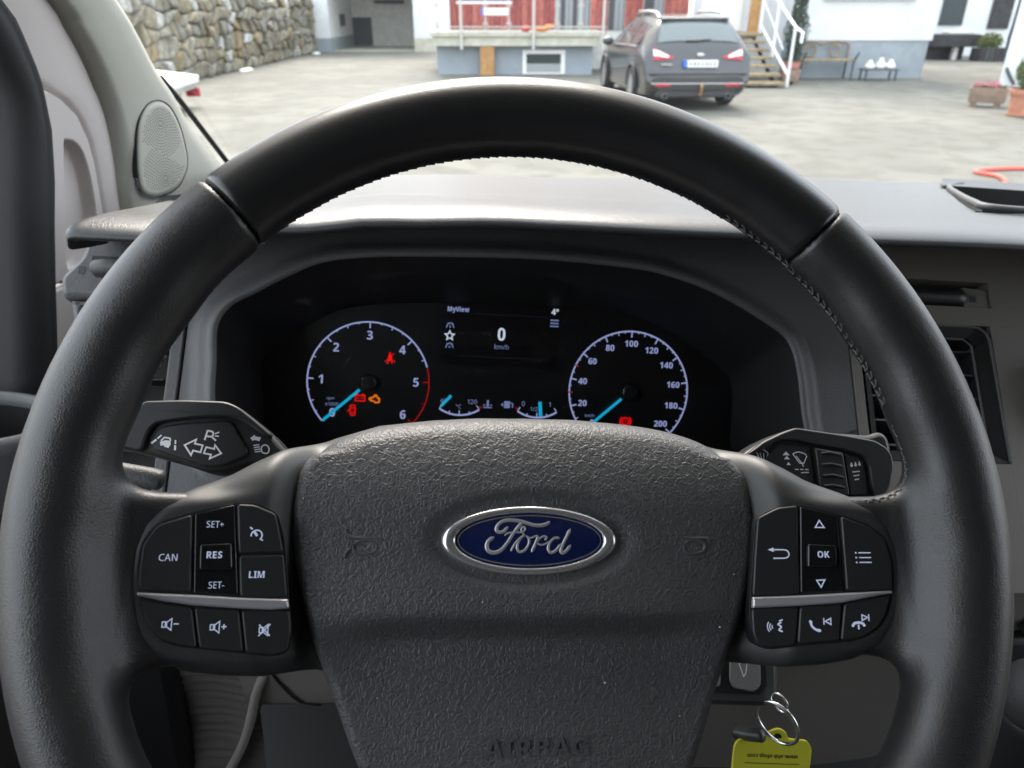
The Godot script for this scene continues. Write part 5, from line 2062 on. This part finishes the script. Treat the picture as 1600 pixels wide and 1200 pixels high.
func planks(parent: Node, x0: float, x1: float, y0: float, y1: float, z: float, wide: float, mats: Array, called := "plank") -> void:
	var n := int((x1 - x0) / wide)
	var w := (x1 - x0) / n
	var m := MB.new()
	m.box(Vector3(0.006, y0, -0.03), Vector3(w - 0.006, y1, 0), 0.008)
	var mesh := m.mesh()
	for k in n:
		obj(called, mesh, mats[rng.randi() % mats.size()], parent, Transform3D(Basis(), Vector3(x0 + w * k, 0, z + rng.randf_range(-0.006, 0.006))))


func houses() -> void:
	# garage at the end of the yard
	var g := thing("garage", "white garage with an open bay at the far end of the yard", "garage", Transform3D(Basis(), Vector3(-5.5, 0, -32.6)))
	obj("left_pier", box_of(-2.55, 0.5, -4.6, -1.75, 3.6, 0), M.render_white, g)
	obj("pier_foot", box_of(-2.54, 0, -4.59, -1.74, 0.498, 0.01), M.plinth, g)
	obj("right_pier", box_of(1.6, 0.5, -4.6, 2.55, 3.6, 0), M.render_white, g)
	obj("pier_foot", box_of(1.59, 0, -4.59, 2.54, 0.498, 0.01), M.concrete, g)
	obj("lintel", box_of(-1.748, 2.5, -4.6, 1.598, 3.6, -0.02), M.render_white, g)
	obj("back_wall", box_of(-2.4, 0, -4.9, 1.598, 2.498, -4.61), M.garage_wall, g)
	obj("roof", box_of(-2.8, 3.602, -5.1, 2.7, 3.8, 0.3), M.plinth, g)
	obj("floor_slab", box_of(-1.74, 0.0, -4.58, 1.58, 0.02, -0.3), M.concrete, g)
	obj("back_door", box_of(-1.70, 0.03, -4.6, -0.85, 1.2, -4.54), M.door_dark, g)
	obj("wall_box", box_of(-1.74, 0.9, -2.6, -1.62, 1.35, -2.0), M.door_dark, g)
	obj("ceiling_beam", box_of(-0.6, 1.75, -4.4, 0.7, 1.9, -4.2), M.door_dark, g)

	# house with red boards over a terrace
	var h := thing("red_house", "house front of upright red boards behind the terrace railing", "house", Transform3D(Basis(), Vector3(0, 0, -23.4)))
	obj("wall", box_of(-2.2, 0, -6, 5.0, 4.6, -0.05), M.garage_wall, h)
	obj("corner_post", box_of(-2.32, 1.0, -0.5, -1.76, 4.6, 0.2), M.render_white, h)
	var reds := [M.red_wood_0, M.red_wood_1, M.red_wood_2]
	planks(h, -1.75, 1.22, 1.0, 3.6, 0, 0.15, reds)
	planks(h, 2.22, 2.72, 1.0, 3.6, 0, 0.15, reds)
	planks(h, 3.2, 3.7, 1.0, 3.6, 0, 0.15, reds)
	planks(h, 4.3, 5.0, 1.0, 3.6, 0, 0.15, reds)
	for q in [[1.25, 2.2], [2.74, 3.18], [3.73, 4.28]]:
		obj("window_pane", box_of(q[0], 1.02, -0.045, q[1], 3.4, -0.035), M.window_dark, h)
		var fr := obj("window_frame", box_of(q[0], 3.4, -0.04, q[1], 3.48, 0.01), M.white_paint, h)
		planks(h, q[0] + 0.02, q[1] - 0.02, 1.02, 3.38, -0.01, 0.11, [M.curtain, M.curtain, M.iron], "curtain_fold")
	planks(h, -1.4, -0.05, 1.78, 2.6, 0.06, 0.1, [M.curtain_blue], "blue_cloth_fold")
	# terrace
	var t := thing("terrace", "pale concrete terrace on a blue-grey base with a basement window", "terrace", Transform3D(Basis(), Vector3(0, 0, -21)))
	obj("slab_edge", box_of(-2.12, 0.93, -2.35, 2.42, 1.035, 0.06, 0.01), M.concrete, t)
	obj("fascia", box_of(-2.05, 0.71, -2.3, 2.25, 0.928, 0.0), M.concrete, t)
	obj("base_wall", box_of(-1.98, 0, -2.3, 2.12, 0.708, -0.3), M.plinth, t)
	obj("wooden_post", box_of(-0.83, 0, -0.29, -0.46, 0.708, -0.03, 0.01), M.tan_wood, t)
	var wf := obj("window_frame", box_of(0.28, 0.02, -0.3, 1.40, 0.60, -0.26), M.white_paint, t)
	obj("pane", box_of(0.38, 0.27, -0.262, 1.29, 0.51, -0.255), M.window_dark, wf)
	obj("lower_pane", box_of(0.38, 0.06, -0.262, 1.29, 0.265, -0.253), M.window_pale, wf)
	# railing
	var r := thing("terrace_railing", "light metal railing with scrolled bars on the terrace edge", "railing", Transform3D(Basis(), Vector3(0, 0, -20.97)))
	for x in [-1.3, 0.55, 2.33]:
		obj("post", box_of(x - 0.035, 0.62, 0.03, x + 0.035, 2.0, 0.1, 0.008), M.rail_paint, r)
	obj("handrail", box_of(-2.0, 2.0, 0.02, 2.4, 2.06, 0.12, 0.01), M.rail_paint, r)
	obj("lower_rail", box_of(-1.95, 1.14, 0.04, 2.4, 1.17, 0.08), M.rail_paint, r)
	obj("upper_rail", box_of(-1.4, 1.68, 0.03, 0.0, 1.735, 0.09), M.white_paint, r)
	for x in [-1.9, -0.68, -0.08, 1.14, 1.74]:
		var b := obj("bar", box_of(x - 0.018, 1.05, 0.04, x + 0.018, 1.998, 0.08), M.rail_paint, r)
		for y in [1.2, 1.62]:
			var sc := MB.new()
			for s in [-1.0, 1.0]:
				var pts := []
				for k in 12:
					var a := k * 0.5
					pts.append(Vector3(x + s * (0.02 + 0.055 * sin(a * 0.55)), y + 0.05 * cos(a) * (1.0 - k / 16.0) + 0.02, 0.06))
				sc.tube(pts, 0.011, 5)
			obj("scroll", sc, M.rail_paint, b)
	var pl := thing("number_plate", "white number plate with blue end hung on the terrace railing", "number plate", Transform3D(Basis(), Vector3(-0.42, 1.5, -20.85)))
	obj("plate", box_of(-0.30, -0.08, 0, 0.33, 0.09, 0.012, 0.004), M.plate, pl)
	obj("blue_end", box_of(-0.36, -0.08, 0, -0.302, 0.09, 0.013, 0.003), M.plate_blue, pl)
	obj("seal_mark", box_of(-0.02, -0.01, 0.0121, 0.02, 0.03, 0.0135), M.curtain, pl)
	var toy := thing("orange_cloth", "orange and yellow cloth lying on the terrace edge", "cloth", Transform3D(Basis(), Vector3(0.82, 1.04, -21.1)))
	var tm := MB.new()
	tm.ball(Vector3(-0.06, 0.06, 0), Vector3(0.2, 0.06, 0.12), 12)
	tm.ball(Vector3(0.14, 0.13, 0), Vector3(0.13, 0.05, 0.1), 12)
	obj("folds", tm, M.orange, toy)
	var toy2 := thing("red_cloth", "small red cloth beside the orange one on the terrace", "cloth", Transform3D(Basis(), Vector3(0.35, 1.04, -21.1)))
	tm = MB.new()
	tm.ball(Vector3(0, 0.07, 0), Vector3(0.13, 0.08, 0.1), 12)
	obj("folds", tm, M.hose_red, toy2)

	# steps with railing up to a white door
	var s := thing("wooden_steps", "weathered open wooden steps up to the house door", "steps", Transform3D(Basis(), Vector3(5.0, 0, -17.6)))
	for k in 7:
		obj("tread", box_of(0.0, 0.05 + 0.155 * k, -0.42 - 0.36 * k, 1.05, 0.115 + 0.155 * k, -0.36 * k, 0.01), M.old_wood, s)
	for x in [0.06, 0.94]:
		var sm := MB.new()
		sm.tube([Vector3(x, -0.05, -0.2), Vector3(x, 0.9, -2.45)], 0.045, 6)
		obj("stringer", sm, M.dark_wood, s)
	obj("landing", box_of(-0.2, 0.96, -4.2, 1.2, 1.04, -2.6), M.old_wood, s)
	var e := thing("entrance_wall", "white entrance wall with door and a tan wooden post", "wall", Transform3D(Basis(), Vector3(5.0, 0, -21.4)))
	obj("wall", box_of(-0.1, 0, -1, 2.2, 4.5, 0), M.render_white, e)
	obj("door", box_of(0.25, 1.05, 0.0, 0.95, 3.0, 0.05, 0.01), M.white_paint, e)
	obj("post", box_of(1.02, 0.9, 0.4, 1.24, 3.4, 0.6, 0.01), M.tan_wood, e)
	var hr := thing("step_railing", "white painted railing with slanting handrail beside the steps", "railing", Transform3D(Basis(), Vector3(6.12, 0, -17.7)))
	var hm := MB.new()
	hm.tube(v3([0.1, 0.92, 0.2, 0.12, 1.12, 0.15, 0.05, 1.2, -0.1, 0.0, 2.2, -2.7]), 0.03, 8)
	obj("handrail", hm, M.white_paint, hr)
	for q in [[0.0, 0.0, 1.15], [0.0, -1.3, 1.65], [0.0, -2.5, 2.1]]:
		var pm := MB.new()
		pm.tube([Vector3(0, 0.02 - q[1] * 0.4, q[1]), Vector3(0, q[2], q[1])], 0.032, 8)
		obj("post", pm, M.white_paint, hr)
	var lo := MB.new()
	lo.tube([Vector3(0.0, 0.25, 0.0), Vector3(0.0, 1.2, -2.5)], 0.03, 8)
	lo.tube([Vector3(0.0, 0.75, -0.6), Vector3(0.0, 1.75, -2.5)], 0.012, 6)
	obj("lower_rail", lo, M.white_paint, hr)

	# white house with blue-grey plinth
	var wh := thing("white_house", "white rendered house with blue-grey plinth behind the bench", "house", Transform3D(Basis(), Vector3(8.8, 0, -20.2)))
	obj("wall", box_of(-1.68, 0.87, -8, 1.62, 5.0, 0), M.render_white, wh)
	obj("plinth", box_of(-1.67, 0, -7.99, 1.56, 0.868, -0.03), M.plinth, wh)
	obj("window_sill", box_of(-1.25, 1.76, 0.0, 1.0, 1.81, 0.1, 0.01), M.garage_wall, wh)
	var wn := obj("window_frame", box_of(-1.15, 1.812, 0.0, 0.9, 3.0, 0.03), M.white_paint, wh)
	obj("pane", box_of(-1.05, 1.9, 0.03, 0.8, 2.92, 0.034), M.window_dark, wn)
	# building closing the passage on the right
	var b := thing("passage_building", "pale building with dark doors at the end of the passage", "house", Transform3D(Basis(), Vector3(15, 0, -30)))
	obj("wall", box_of(-3, 0, -4, 6, 4.5, 0), M.render_white, b)
	obj("dark_window", box_of(0.55, 1.02, 0, 1.4, 2.6, 0.05), M.door_dark, b)
	obj("dark_door", box_of(2.35, 0.9, 0, 3.1, 3.0, 0.06), M.dark_wood, b)
	var n := thing("neighbour_house", "white house wall at the right edge with a black downpipe", "house", Transform3D(Basis(Vector3.UP, -0.62), Vector3(11.2, 0, -18.3)))
	obj("wall", box_of(0, 0, -6, 6, 5, 0), M.render_white, n)
	var dp := MB.new()
	dp.tube(smooth3(v3([-0.04, 5, -0.3, -0.04, 1.6, -0.3, -0.06, 1.0, -0.3, -0.02, 0.55, -0.25, 0.12, 0.3, 0.05, 0.3, 0.05, 0.06]), 4), 0.035, 8)
	obj("downpipe", dp, M.iron, n)


func leaves(parent: Node, called: String, shape: Callable, count: int, size: float, material: Material) -> void:
	var m := MB.new()
	for k in count:
		var c: Vector3 = shape.call()
		var a := Vector3(rng.randfn(), rng.randfn(), rng.randfn()).normalized()
		var b := a.cross(Vector3(rng.randfn(), rng.randfn(), rng.randfn())).normalized()
		var s := size * rng.randf_range(0.6, 1.3)
		var n := a.cross(b)
		var i := m.p(c - a * s, n)
		m.quad(i, m.p(c + b * s * 0.45, n), m.p(c + a * s, n), m.p(c - b * s * 0.45, n))
	obj(called, m, material, parent)


func car() -> void:
	# estate car seen from behind; z runs forwards (away), x to its right
	var at := Transform3D(Basis(Vector3.UP, 0.058), Vector3(3.14, 0, -13.45))
	var c := thing("estate_car", "dark grey estate car with roof rails parked before the terrace", "car", at)
	# half section at each station: forward, roof height, belt height, half widths at sill, belt and roof, underside
	var st := [
		[0.0, 0.60, 0.46, 0.72, 0.80, 0.70, 0.36], [-0.04, 0.66, 0.50, 0.80, 0.88, 0.78, 0.30], [-0.10, 0.80, 0.72, 0.84, 0.91, 0.80, 0.27], [-0.16, 0.98, 0.86, 0.86, 0.92, 0.76, 0.25],
		[-0.30, 1.16, 0.94, 0.87, 0.925, 0.71, 0.22], [-0.46, 1.33, 0.97, 0.88, 0.93, 0.655, 0.20], [-0.60, 1.42, 0.98, 0.885, 0.935, 0.63, 0.19], [-0.80, 1.455, 0.98, 0.89, 0.94, 0.62, 0.18],
		[-1.5, 1.485, 0.97, 0.895, 0.94, 0.62, 0.18], [-2.4, 1.47, 0.95, 0.895, 0.94, 0.62, 0.18], [-2.9, 1.38, 0.94, 0.89, 0.935, 0.62, 0.18], [-3.4, 1.10, 0.93, 0.89, 0.93, 0.70, 0.18],
		[-3.7, 0.98, 0.90, 0.885, 0.92, 0.72, 0.18], [-4.4, 0.84, 0.76, 0.86, 0.88, 0.70, 0.2], [-4.7, 0.70, 0.62, 0.76, 0.80, 0.62, 0.24], [-4.8, 0.55, 0.48, 0.6, 0.66, 0.5, 0.28]]
	var at_station := func(z: float) -> Array:
		for k in st.size() - 1:
			if z <= st[k][0] and z >= st[k + 1][0]:
				var f: float = (st[k][0] - z) / (st[k][0] - st[k + 1][0])
				var out := []
				for q in 7:
					out.append(lerpf(st[k][q], st[k + 1][q], f))
				return out
		return st[-1]
	var rows := []
	for k in st.size() - 1:
		for sub in 3:
			rows.append(at_station.call(lerpf(st[k][0], st[k + 1][0], sub / 3.0)))
	rows.append(st[-1])
	var body := []
	for s in rows:
		var ring := PackedVector3Array()
		var half := [[0, s[6]], [s[3] * 0.9, s[6]], [s[3], s[6] + 0.06], [s[3] * 1.01, (s[6] + s[2]) * 0.5], [s[4], lerpf(s[6], s[2], 0.8)], [s[4] * 0.985, s[2]], [lerpf(s[4], s[5], 0.5) + 0.01, lerpf(s[2], s[1], 0.5)], [s[5], s[1] - 0.05], [s[5] - 0.06, s[1] - 0.012], [s[5] * 0.5, s[1] + 0.005], [0, s[1] + 0.012]]
		for q in half:
			ring.append(Vector3(q[0], q[1], s[0]))
		for q in range(half.size() - 2, 0, -1):
			ring.append(Vector3(-half[q][0], half[q][1], s[0]))
		body.append(ring)
	for e in [0, body.size() - 1]:
		var mid := Vector3.ZERO
		for q in body[e]:
			mid += q / body[e].size()
		var cap := PackedVector3Array()
		for q in body[e]:
			cap.append(mid.lerp(q, 0.02))
		if e == 0:
			body.push_front(cap)
		else:
			body.append(cap)
	var m := MB.new()
	m.grid(body, Vector3.ZERO, true)
	obj("body", m, M.car_paint, c)
	# a sheet that follows the body between two stations, a fraction from belt to roof and a share of its width
	var skin := func(z: float, f: float, side: float, out: float) -> Vector3:
		var s: Array = at_station.call(z)
		return Vector3((lerpf(s[4], s[5], f) + out) * side, lerpf(s[2], s[1] - 0.04, f), z)
	for sd in [-1.0, 1.0]:
		for seg in [[-0.72, -1.35], [-1.42, -2.25], [-2.32, -3.15]]:
			var wr := []
			for k in 6:
				var row := PackedVector3Array()
				for j in 5:
					var z := lerpf(seg[0], seg[1], k / 5.0)
					row.append(skin.call(z, lerpf(0.1, 0.84, j / 4.0), sd, 0.02))
				wr.append(row)
			m = MB.new()
			m.grid(wr, Vector3(sd, 0.2, 0))
			obj("side_window", m, M.car_glass, c)
		m = MB.new()
		var pts := []
		for k in 12:
			pts.append(skin.call(lerpf(-0.7, -3.2, k / 11.0), 0.05, sd, 0.025))
		m.tube(pts, 0.014, 6)
		obj("chrome_strip", m, M.alloy, c)
		m = MB.new()
		pts = []
		for k in 12:
			var z := lerpf(-0.75, -2.5, k / 11.0)
			var s: Array = at_station.call(z)
			pts.append(Vector3((s[5] - 0.05) * sd, s[1] + (0.05 if k > 0 and k < 11 else 0.0), z))
		m.tube(pts, 0.028, 8)
		obj("roof_rail", m, M.alloy, c)
		m = MB.new()
		m.ball(Vector3(1.03 * sd, 1.0, -3.0), Vector3(0.12, 0.08, 0.07), 12)
		obj("door_mirror", m, M.car_paint, c)
		# tail lamps wrap round the corner
		var lamp := []
		for k in 7:
			var f := k / 6.0
			var x := lerpf(0.43, 0.90, f)
			var row := PackedVector3Array()
			for j in 4:
				var y := lerpf(lerpf(0.83, 0.80, f), lerpf(0.87, 1.0, smoothstep(0.0, 0.7, f)), j / 3.0)
				row.append(Vector3(x * sd, y, -0.12 - 0.35 * smoothstep(0.7, 1.0, f) - (y - 0.82) * 0.55 + 0.035))
			lamp.append(row)
		m = MB.new()
		m.grid(lamp, Vector3(0, 0, 1))
		var tl := obj("tail_lamp", m, M.lamp_red, c)
		m = MB.new()
		var cl := []
		for k in [1, 2, 3, 4, 5]:
			var row := PackedVector3Array()
			for j in 3:
				row.append(lamp[k][0].lerp(lamp[k][3], [0.35, 0.6, 0.85][j]) + Vector3(0, 0, 0.012))
			cl.append(row)
		m.grid(cl, Vector3(0, 0, 1))
		obj("clear_lens", m, M.lamp_clear, tl)
		m = MB.new()
		m.box(Vector3(0.60 * sd - 0.13, 0.405, 0.0), Vector3(0.60 * sd + 0.13, 0.45, 0.025), 0.008)
		obj("reflector", m, M.lamp_red, c)
		m = MB.new(1.0, Transform3D(Basis(Vector3.RIGHT, PI / 2), Vector3(0.55 * sd, 0.25, -0.02)))
		m.lathe([Vector2(0.05, -0.1), Vector2(0.05, 0.04), Vector2(0.042, 0.045), Vector2(0.04, 0.0)], 14)
		obj("exhaust", m, M.alloy, c)
		for z in [-1.08, -3.9]:
			var ax := Transform3D(Basis(Vector3(0, 0, 1), PI / 2), Vector3(0.83 * sd, 0.325, z))
			m = MB.new(1.0, ax)
			m.lathe([Vector2(0.22, -0.11), Vector2(0.30, -0.11), Vector2(0.325, -0.08), Vector2(0.325, 0.08), Vector2(0.30, 0.11), Vector2(0.22, 0.11)], 28)
			var wheel_mesh := obj("wheel", m, M.tyre, c)
			m = MB.new(1.0, ax)
			m.lathe([Vector2(0.01, -0.10), Vector2(0.06, -0.105), Vector2(0.20, -0.09), Vector2(0.225, -0.112), Vector2(0.225, 0.112), Vector2(0.20, 0.09), Vector2(0.06, 0.105), Vector2(0.01, 0.10)], 28)
			obj("rim", m, M.alloy, wheel_mesh)
			m = MB.new()
			var arch := []
			for k in 15:
				var a := PI * k / 14.0
				arch.append(Vector3(0.925 * sd, 0.33 + sin(a) * 0.37, z + cos(a) * 0.37))
			m.tube(arch, 0.03, 6)
			obj("wheel_arch", m, M.car_plastic, c)
	# rear window
	var rw := []
	for k in 7:
		var z := lerpf(-0.24, -0.56, k / 6.0)
		var s: Array = at_station.call(z)
		var row := PackedVector3Array()
		for j in 9:
			var f := j / 8.0 * 2.0 - 1.0
			row.append(Vector3(f * (s[5] - 0.05), s[1] + 0.018 - 0.03 * f * f * f * f, z + 0.012))
		rw.append(row)
	m = MB.new()
	m.grid(rw, Vector3(0, 0.5, 1))
	obj("rear_window", m, M.car_glass, c)
	obj("spoiler", box_of(-0.58, 1.40, -0.66, 0.58, 1.445, -0.50, 0.015), M.car_paint, c)
	m = MB.new()
	m.tube([Vector3(0.22, 1.12, -0.245), Vector3(-0.02, 1.10, -0.225), Vector3(-0.2, 1.1, -0.225)], 0.014, 6)
	obj("rear_wiper", m, M.car_plastic, c)
	obj("bumper_strip", box_of(-0.80, 0.44, -0.10, 0.80, 0.46, 0.02, 0.006), M.alloy, c)
	obj("bumper_ledge", box_of(-0.84, 0.585, -0.16, 0.84, 0.625, 0.015, 0.015), M.car_paint, c)
	obj("lower_valance", box_of(-0.70, 0.22, -0.3, 0.70, 0.36, -0.02, 0.03), M.car_plastic, c)
	var np := obj("number_plate", box_of(-0.20, 0.70, -0.10, 0.32, 0.81, -0.02, 0.004), M.plate, c)
	obj("blue_end", box_of(-0.265, 0.70, -0.10, -0.203, 0.81, -0.019, 0.003), M.plate_blue, np)
	for k in 7:
		obj("plate_mark", box_of(-0.165 + 0.068 * k, 0.728, -0.019, -0.13 + 0.068 * k + (0.008 if k % 3 == 1 else 0.0), 0.782, -0.0185), M.curtain, np)
	m = MB.new()
	m.ball(Vector3(0.03, 0.89, -0.10), Vector3(0.07, 0.03, 0.02), 12)
	obj("maker_badge", m, M.alloy, c)
	obj("model_script", box_of(-0.64, 0.735, -0.09, -0.46, 0.755, -0.035), M.alloy, c)
	m = MB.new()
	m.tube([Vector3(0.06, 0.30, -0.1), Vector3(0.06, 0.26, 0.05), Vector3(0.05, 0.40, 0.09)], 0.02, 8)
	m.ball(Vector3(0.05, 0.42, 0.09), Vector3(0.03, 0.03, 0.03), 10)
	obj("tow_bar", m, M.tan_wood, c)


func garden_things() -> void:
	# bench with two ring ornaments in its back
	var b := thing("garden_bench", "wooden garden bench with two round rings in its back", "bench", Transform3D(Basis(), Vector3(7.72, 0, -19.75)))
	for k in 3:
		obj("seat_slat", box_of(-0.68, 0.43, -0.28 + 0.15 * k, 0.68, 0.47, -0.15 + 0.15 * k, 0.008), M.old_wood, b)
	var top := MB.new()
	var pts := []
	for k in 31:
		var x := lerpf(-0.68, 0.62, k / 30.0)
		pts.append(Vector3(x, 0.78 + 0.07 * pow(absf(sin((x + 0.72) * PI / 0.69)), 0.8), -0.36))
	top.tube(pts, 0.028, 8)
	obj("back_rail", top, M.trough, b)
	for x in [-0.30, 0.30]:
		var ring := MB.new()
		var rp := []
		for k in 24:
			rp.append(Vector3(x + cos(TAU * k / 24) * 0.12, 0.64 + sin(TAU * k / 24) * 0.14, -0.36))
		ring.tube(rp, 0.026, 8, true)
		obj("back_ring", ring, M.old_wood, b)
	for x in [-0.64, 0.62]:
		obj("back_post", box_of(x - 0.025, 0.40, -0.39, x + 0.025, 0.80, -0.33), M.trough, b)
		var lg := MB.new()
		lg.tube(smooth3(v3([x - 0.05, 0.0, 0.22, x, 0.2, 0.1, x, 0.42, 0.12, x + 0.04, 0.58, 0.18, x + 0.1, 0.62, 0.1]), 3), 0.025, 6)
		lg.tube(v3([x, 0.0, -0.36, x, 0.42, -0.34]), 0.025, 6)
		obj("leg", lg, M.iron, b)
	# low iron stand with white ornaments
	var t := thing("plant_stand", "low black iron stand beside the bench", "stand", Transform3D(Basis(), Vector3(8.95, 0, -19.55)))
	obj("top", box_of(-0.42, 0.24, -0.2, 0.42, 0.265, 0.2, 0.008), M.iron, t)
	for x in [-0.36, 0.36]:
		for z in [-0.16, 0.16]:
			obj("leg", box_of(x - 0.018, 0, z - 0.018, x + 0.018, 0.238, z + 0.018), M.iron, t)
	for q in [[-0.24, 0.10, "white ball-shaped ornament at the left end of the low iron stand"], [0.02, 0.13, "tall white ornament in the middle of the low iron stand"], [0.26, 0.11, "white ornament at the right end of the low iron stand"]]:
		var o: Node3D = thing("stone_ornament", q[2], "ornament", Transform3D(Basis(), Vector3(8.95 + q[0], 0.266, -19.55)), "white ornaments on the iron stand")
		var om := MB.new()
		om.lathe([Vector2(0.01, 0), Vector2(0.10, 0.0), Vector2(0.12, q[1] * 0.5), Vector2(0.09, q[1] * 1.1), Vector2(0.05, q[1] * 1.4), Vector2(0.06, q[1] * 1.7), Vector2(0.01, q[1] * 1.95)], 14)
		obj("body", om, M.white_flower, o)
	# slim conifer by the railing
	var cf := thing("slim_conifer", "slim dark green conifer between the steps and the bench", "tree", Transform3D(Basis(), Vector3(6.82, 0, -19.6)))
	var tk := MB.new()
	tk.tube([Vector3(0, 0, 0), Vector3(0.01, 2.0, 0)], 0.03, 7)
	obj("trunk", tk, M.soil, cf)
	for k in 2:
		leaves(cf, "foliage", func():
			var y := rng.randf_range(0.45, 2.5)
			var r := (0.24 + 0.06 * sin(y * 7.0)) * sqrt(rng.randf()) * clampf((2.7 - y) / 1.2, 0.2, 1.0)
			var a := rng.randf() * TAU
			return Vector3(cos(a) * r, y, sin(a) * r), 1600, 0.04, M["needle_%d" % k])
	var cp := MB.new()
	cp.lathe([Vector2(0.01, 0), Vector2(0.15, 0), Vector2(0.2, 0.36), Vector2(0.22, 0.42), Vector2(0.19, 0.42), Vector2(0.17, 0.36), Vector2(0.01, 0.36)], 20)
	var cpo := thing("conifer_pot", "terracotta pot holding the slim conifer", "pot", Transform3D(Basis(), Vector3(6.82, 0, -19.6)))
	obj("pot_body", cp, M.terracotta, cpo)
	# trough with pink flowers at the foot of the steps, another before the right house
	var q := [["small stone trough with pink flowers at the foot of the wooden steps", Vector3(6.42, 0, -18.5), 0.42, 0.0], ["reddish stone trough with pink flowers beside the terracotta pot", Vector3(8.55, 0, -14.2), 0.62, -0.5]]
	for k in 2:
		var len: float = q[k][2]
		var tr := thing("stone_trough", q[k][0], "trough", Transform3D(Basis(Vector3.UP, q[k][3]), q[k][1]), "stone troughs with pink flowers")
		var tm := MB.new()
		tm.prism(rounded(vs([-len / 2, -0.16, len / 2, -0.16, len / 2, 0.16, -len / 2, 0.16]), 0.03), [Vector2(0.03, 0), Vector2(0.0, 0.24), Vector2(0.005, 0.25), Vector2(0.035, 0.25), Vector2(0.04, 0.2)])
		var tmesh := obj("basin", tm, M.trough, tr, Transform3D(Basis(Vector3.RIGHT, -PI / 2), Vector3(0, 0.07, 0)))
		for x in [-0.3, 0.3]:
			obj("foot", box_of(x * len - 0.05, 0, -0.12, x * len + 0.05, 0.069, 0.12), M.trough, tr)
		leaves(tr, "leafage", func(): return Vector3(rng.randf_range(-0.4, 0.4) * len, 0.30 + rng.randf() * 0.06, rng.randf_range(-0.12, 0.12)), 160, 0.03, M.leaf_1)
		leaves(tr, "blossom", func(): return Vector3(rng.randf_range(-0.4, 0.3) * len, 0.33 + absf(rng.randfn()) * 0.04, rng.randf_range(-0.12, 0.12)), 260, 0.022, M.pink)
	# clipped bush in a terracotta pot
	var pot := thing("terracotta_pot", "large terracotta pot with a clipped round bush at the right edge", "flower pot", Transform3D(Basis(), Vector3(8.42, 0, -12.9)))
	var pm := MB.new()
	pm.lathe([Vector2(0.02, 0), Vector2(0.22, 0), Vector2(0.23, 0.03), Vector2(0.21, 0.05), Vector2(0.235, 0.32), Vector2(0.262, 0.33), Vector2(0.265, 0.41), Vector2(0.24, 0.41), Vector2(0.23, 0.36), Vector2(0.02, 0.36)], 32)
	obj("pot_body", pm, M.terracotta, pot)
	var bush := thing("round_bush", "round clipped green bush in the large terracotta pot", "bush", Transform3D(Basis(), Vector3(8.5, 0.36, -12.9)))
	var stem := MB.new()
	stem.tube([Vector3(-0.05, 0, 0), Vector3(0, 0.3, 0)], 0.025, 7)
	obj("trunk", stem, M.soil, bush)
	for k in 3:
		leaves(bush, "foliage", func():
			var d := Vector3(rng.randfn(), rng.randfn(), rng.randfn()).normalized() * 0.33 * pow(rng.randf(), 0.3) * rng.randf_range(0.92, 1.06)
			return Vector3(0, 0.33, 0) + d, 1500, 0.026, M["leaf_%d" % k])
	# red hose on the ground
	var h := thing("red_hose", "red garden hose lying on the yard at the right", "hose")
	var hm := MB.new()
	hm.tube(smooth3(v3([7.0, 0.02, -8.6, 5.9, 0.02, -8.35, 5.35, 0.02, -8.3, 5.0, 0.02, -8.15, 5.1, 0.02, -7.9, 5.0, 0.02, -7.6, 4.85, 0.02, -7.45, 5.0, 0.025, -7.3, 5.3, 0.02, -7.35]), 6), 0.022, 8)
	obj("hose_line", hm, M.hose_red, h)
	# things in the passage
	var tb := thing("stone_table", "grey garden table with a white leg at the end of the passage", "table", Transform3D(Basis(), Vector3(14.9, 0, -27.4)))
	obj("top", box_of(-0.8, 0.42, -0.5, 0.7, 0.80, 0.3, 0.02), M.dark_wood, tb)
	obj("cloth", box_of(-0.35, 0.802, -0.3, 0.5, 0.9, 0.2, 0.02), M.garage_wall, tb)
	obj("leg", box_of(0.0, 0, -0.1, 0.14, 0.419, 0.1, 0.01), M.white_paint, tb)
	obj("back_board", box_of(-0.7, 0, -0.45, 0.6, 0.418, -0.4), M.iron, tb)
	var pb := thing("dark_planter", "dark wooden planter box with a green shrub in the passage", "planter", Transform3D(Basis(), Vector3(15.9, 0, -26.9)))
	planks(pb, -0.5, 0.62, 0.0, 0.42, 0.3, 0.16, [M.dark_wood, M.iron], "board")
	obj("inner_box", box_of(-0.49, 0, -0.3, 0.61, 0.40, 0.26), M.dark_wood, pb)
	leaves(pb, "shrub", func():
		var d := Vector3(rng.randfn(), rng.randfn(), rng.randfn()).normalized() * pow(rng.randf(), 0.35)
		return Vector3(-0.1, 0.58, 0) + d * Vector3(0.42, 0.28, 0.28), 900, 0.05, M.leaf_2)
	var wc := thing("white_chest", "white garden chest on a dark base beside the planter", "chest", Transform3D(Basis(), Vector3(16.75, 0, -26.6)))
	obj("body", box_of(-0.3, 0.36, -0.3, 0.45, 0.95, 0.2, 0.03), M.white_paint, wc)
	obj("base", box_of(-0.28, 0, -0.28, 0.42, 0.358, 0.18), M.dark_wood, wc)
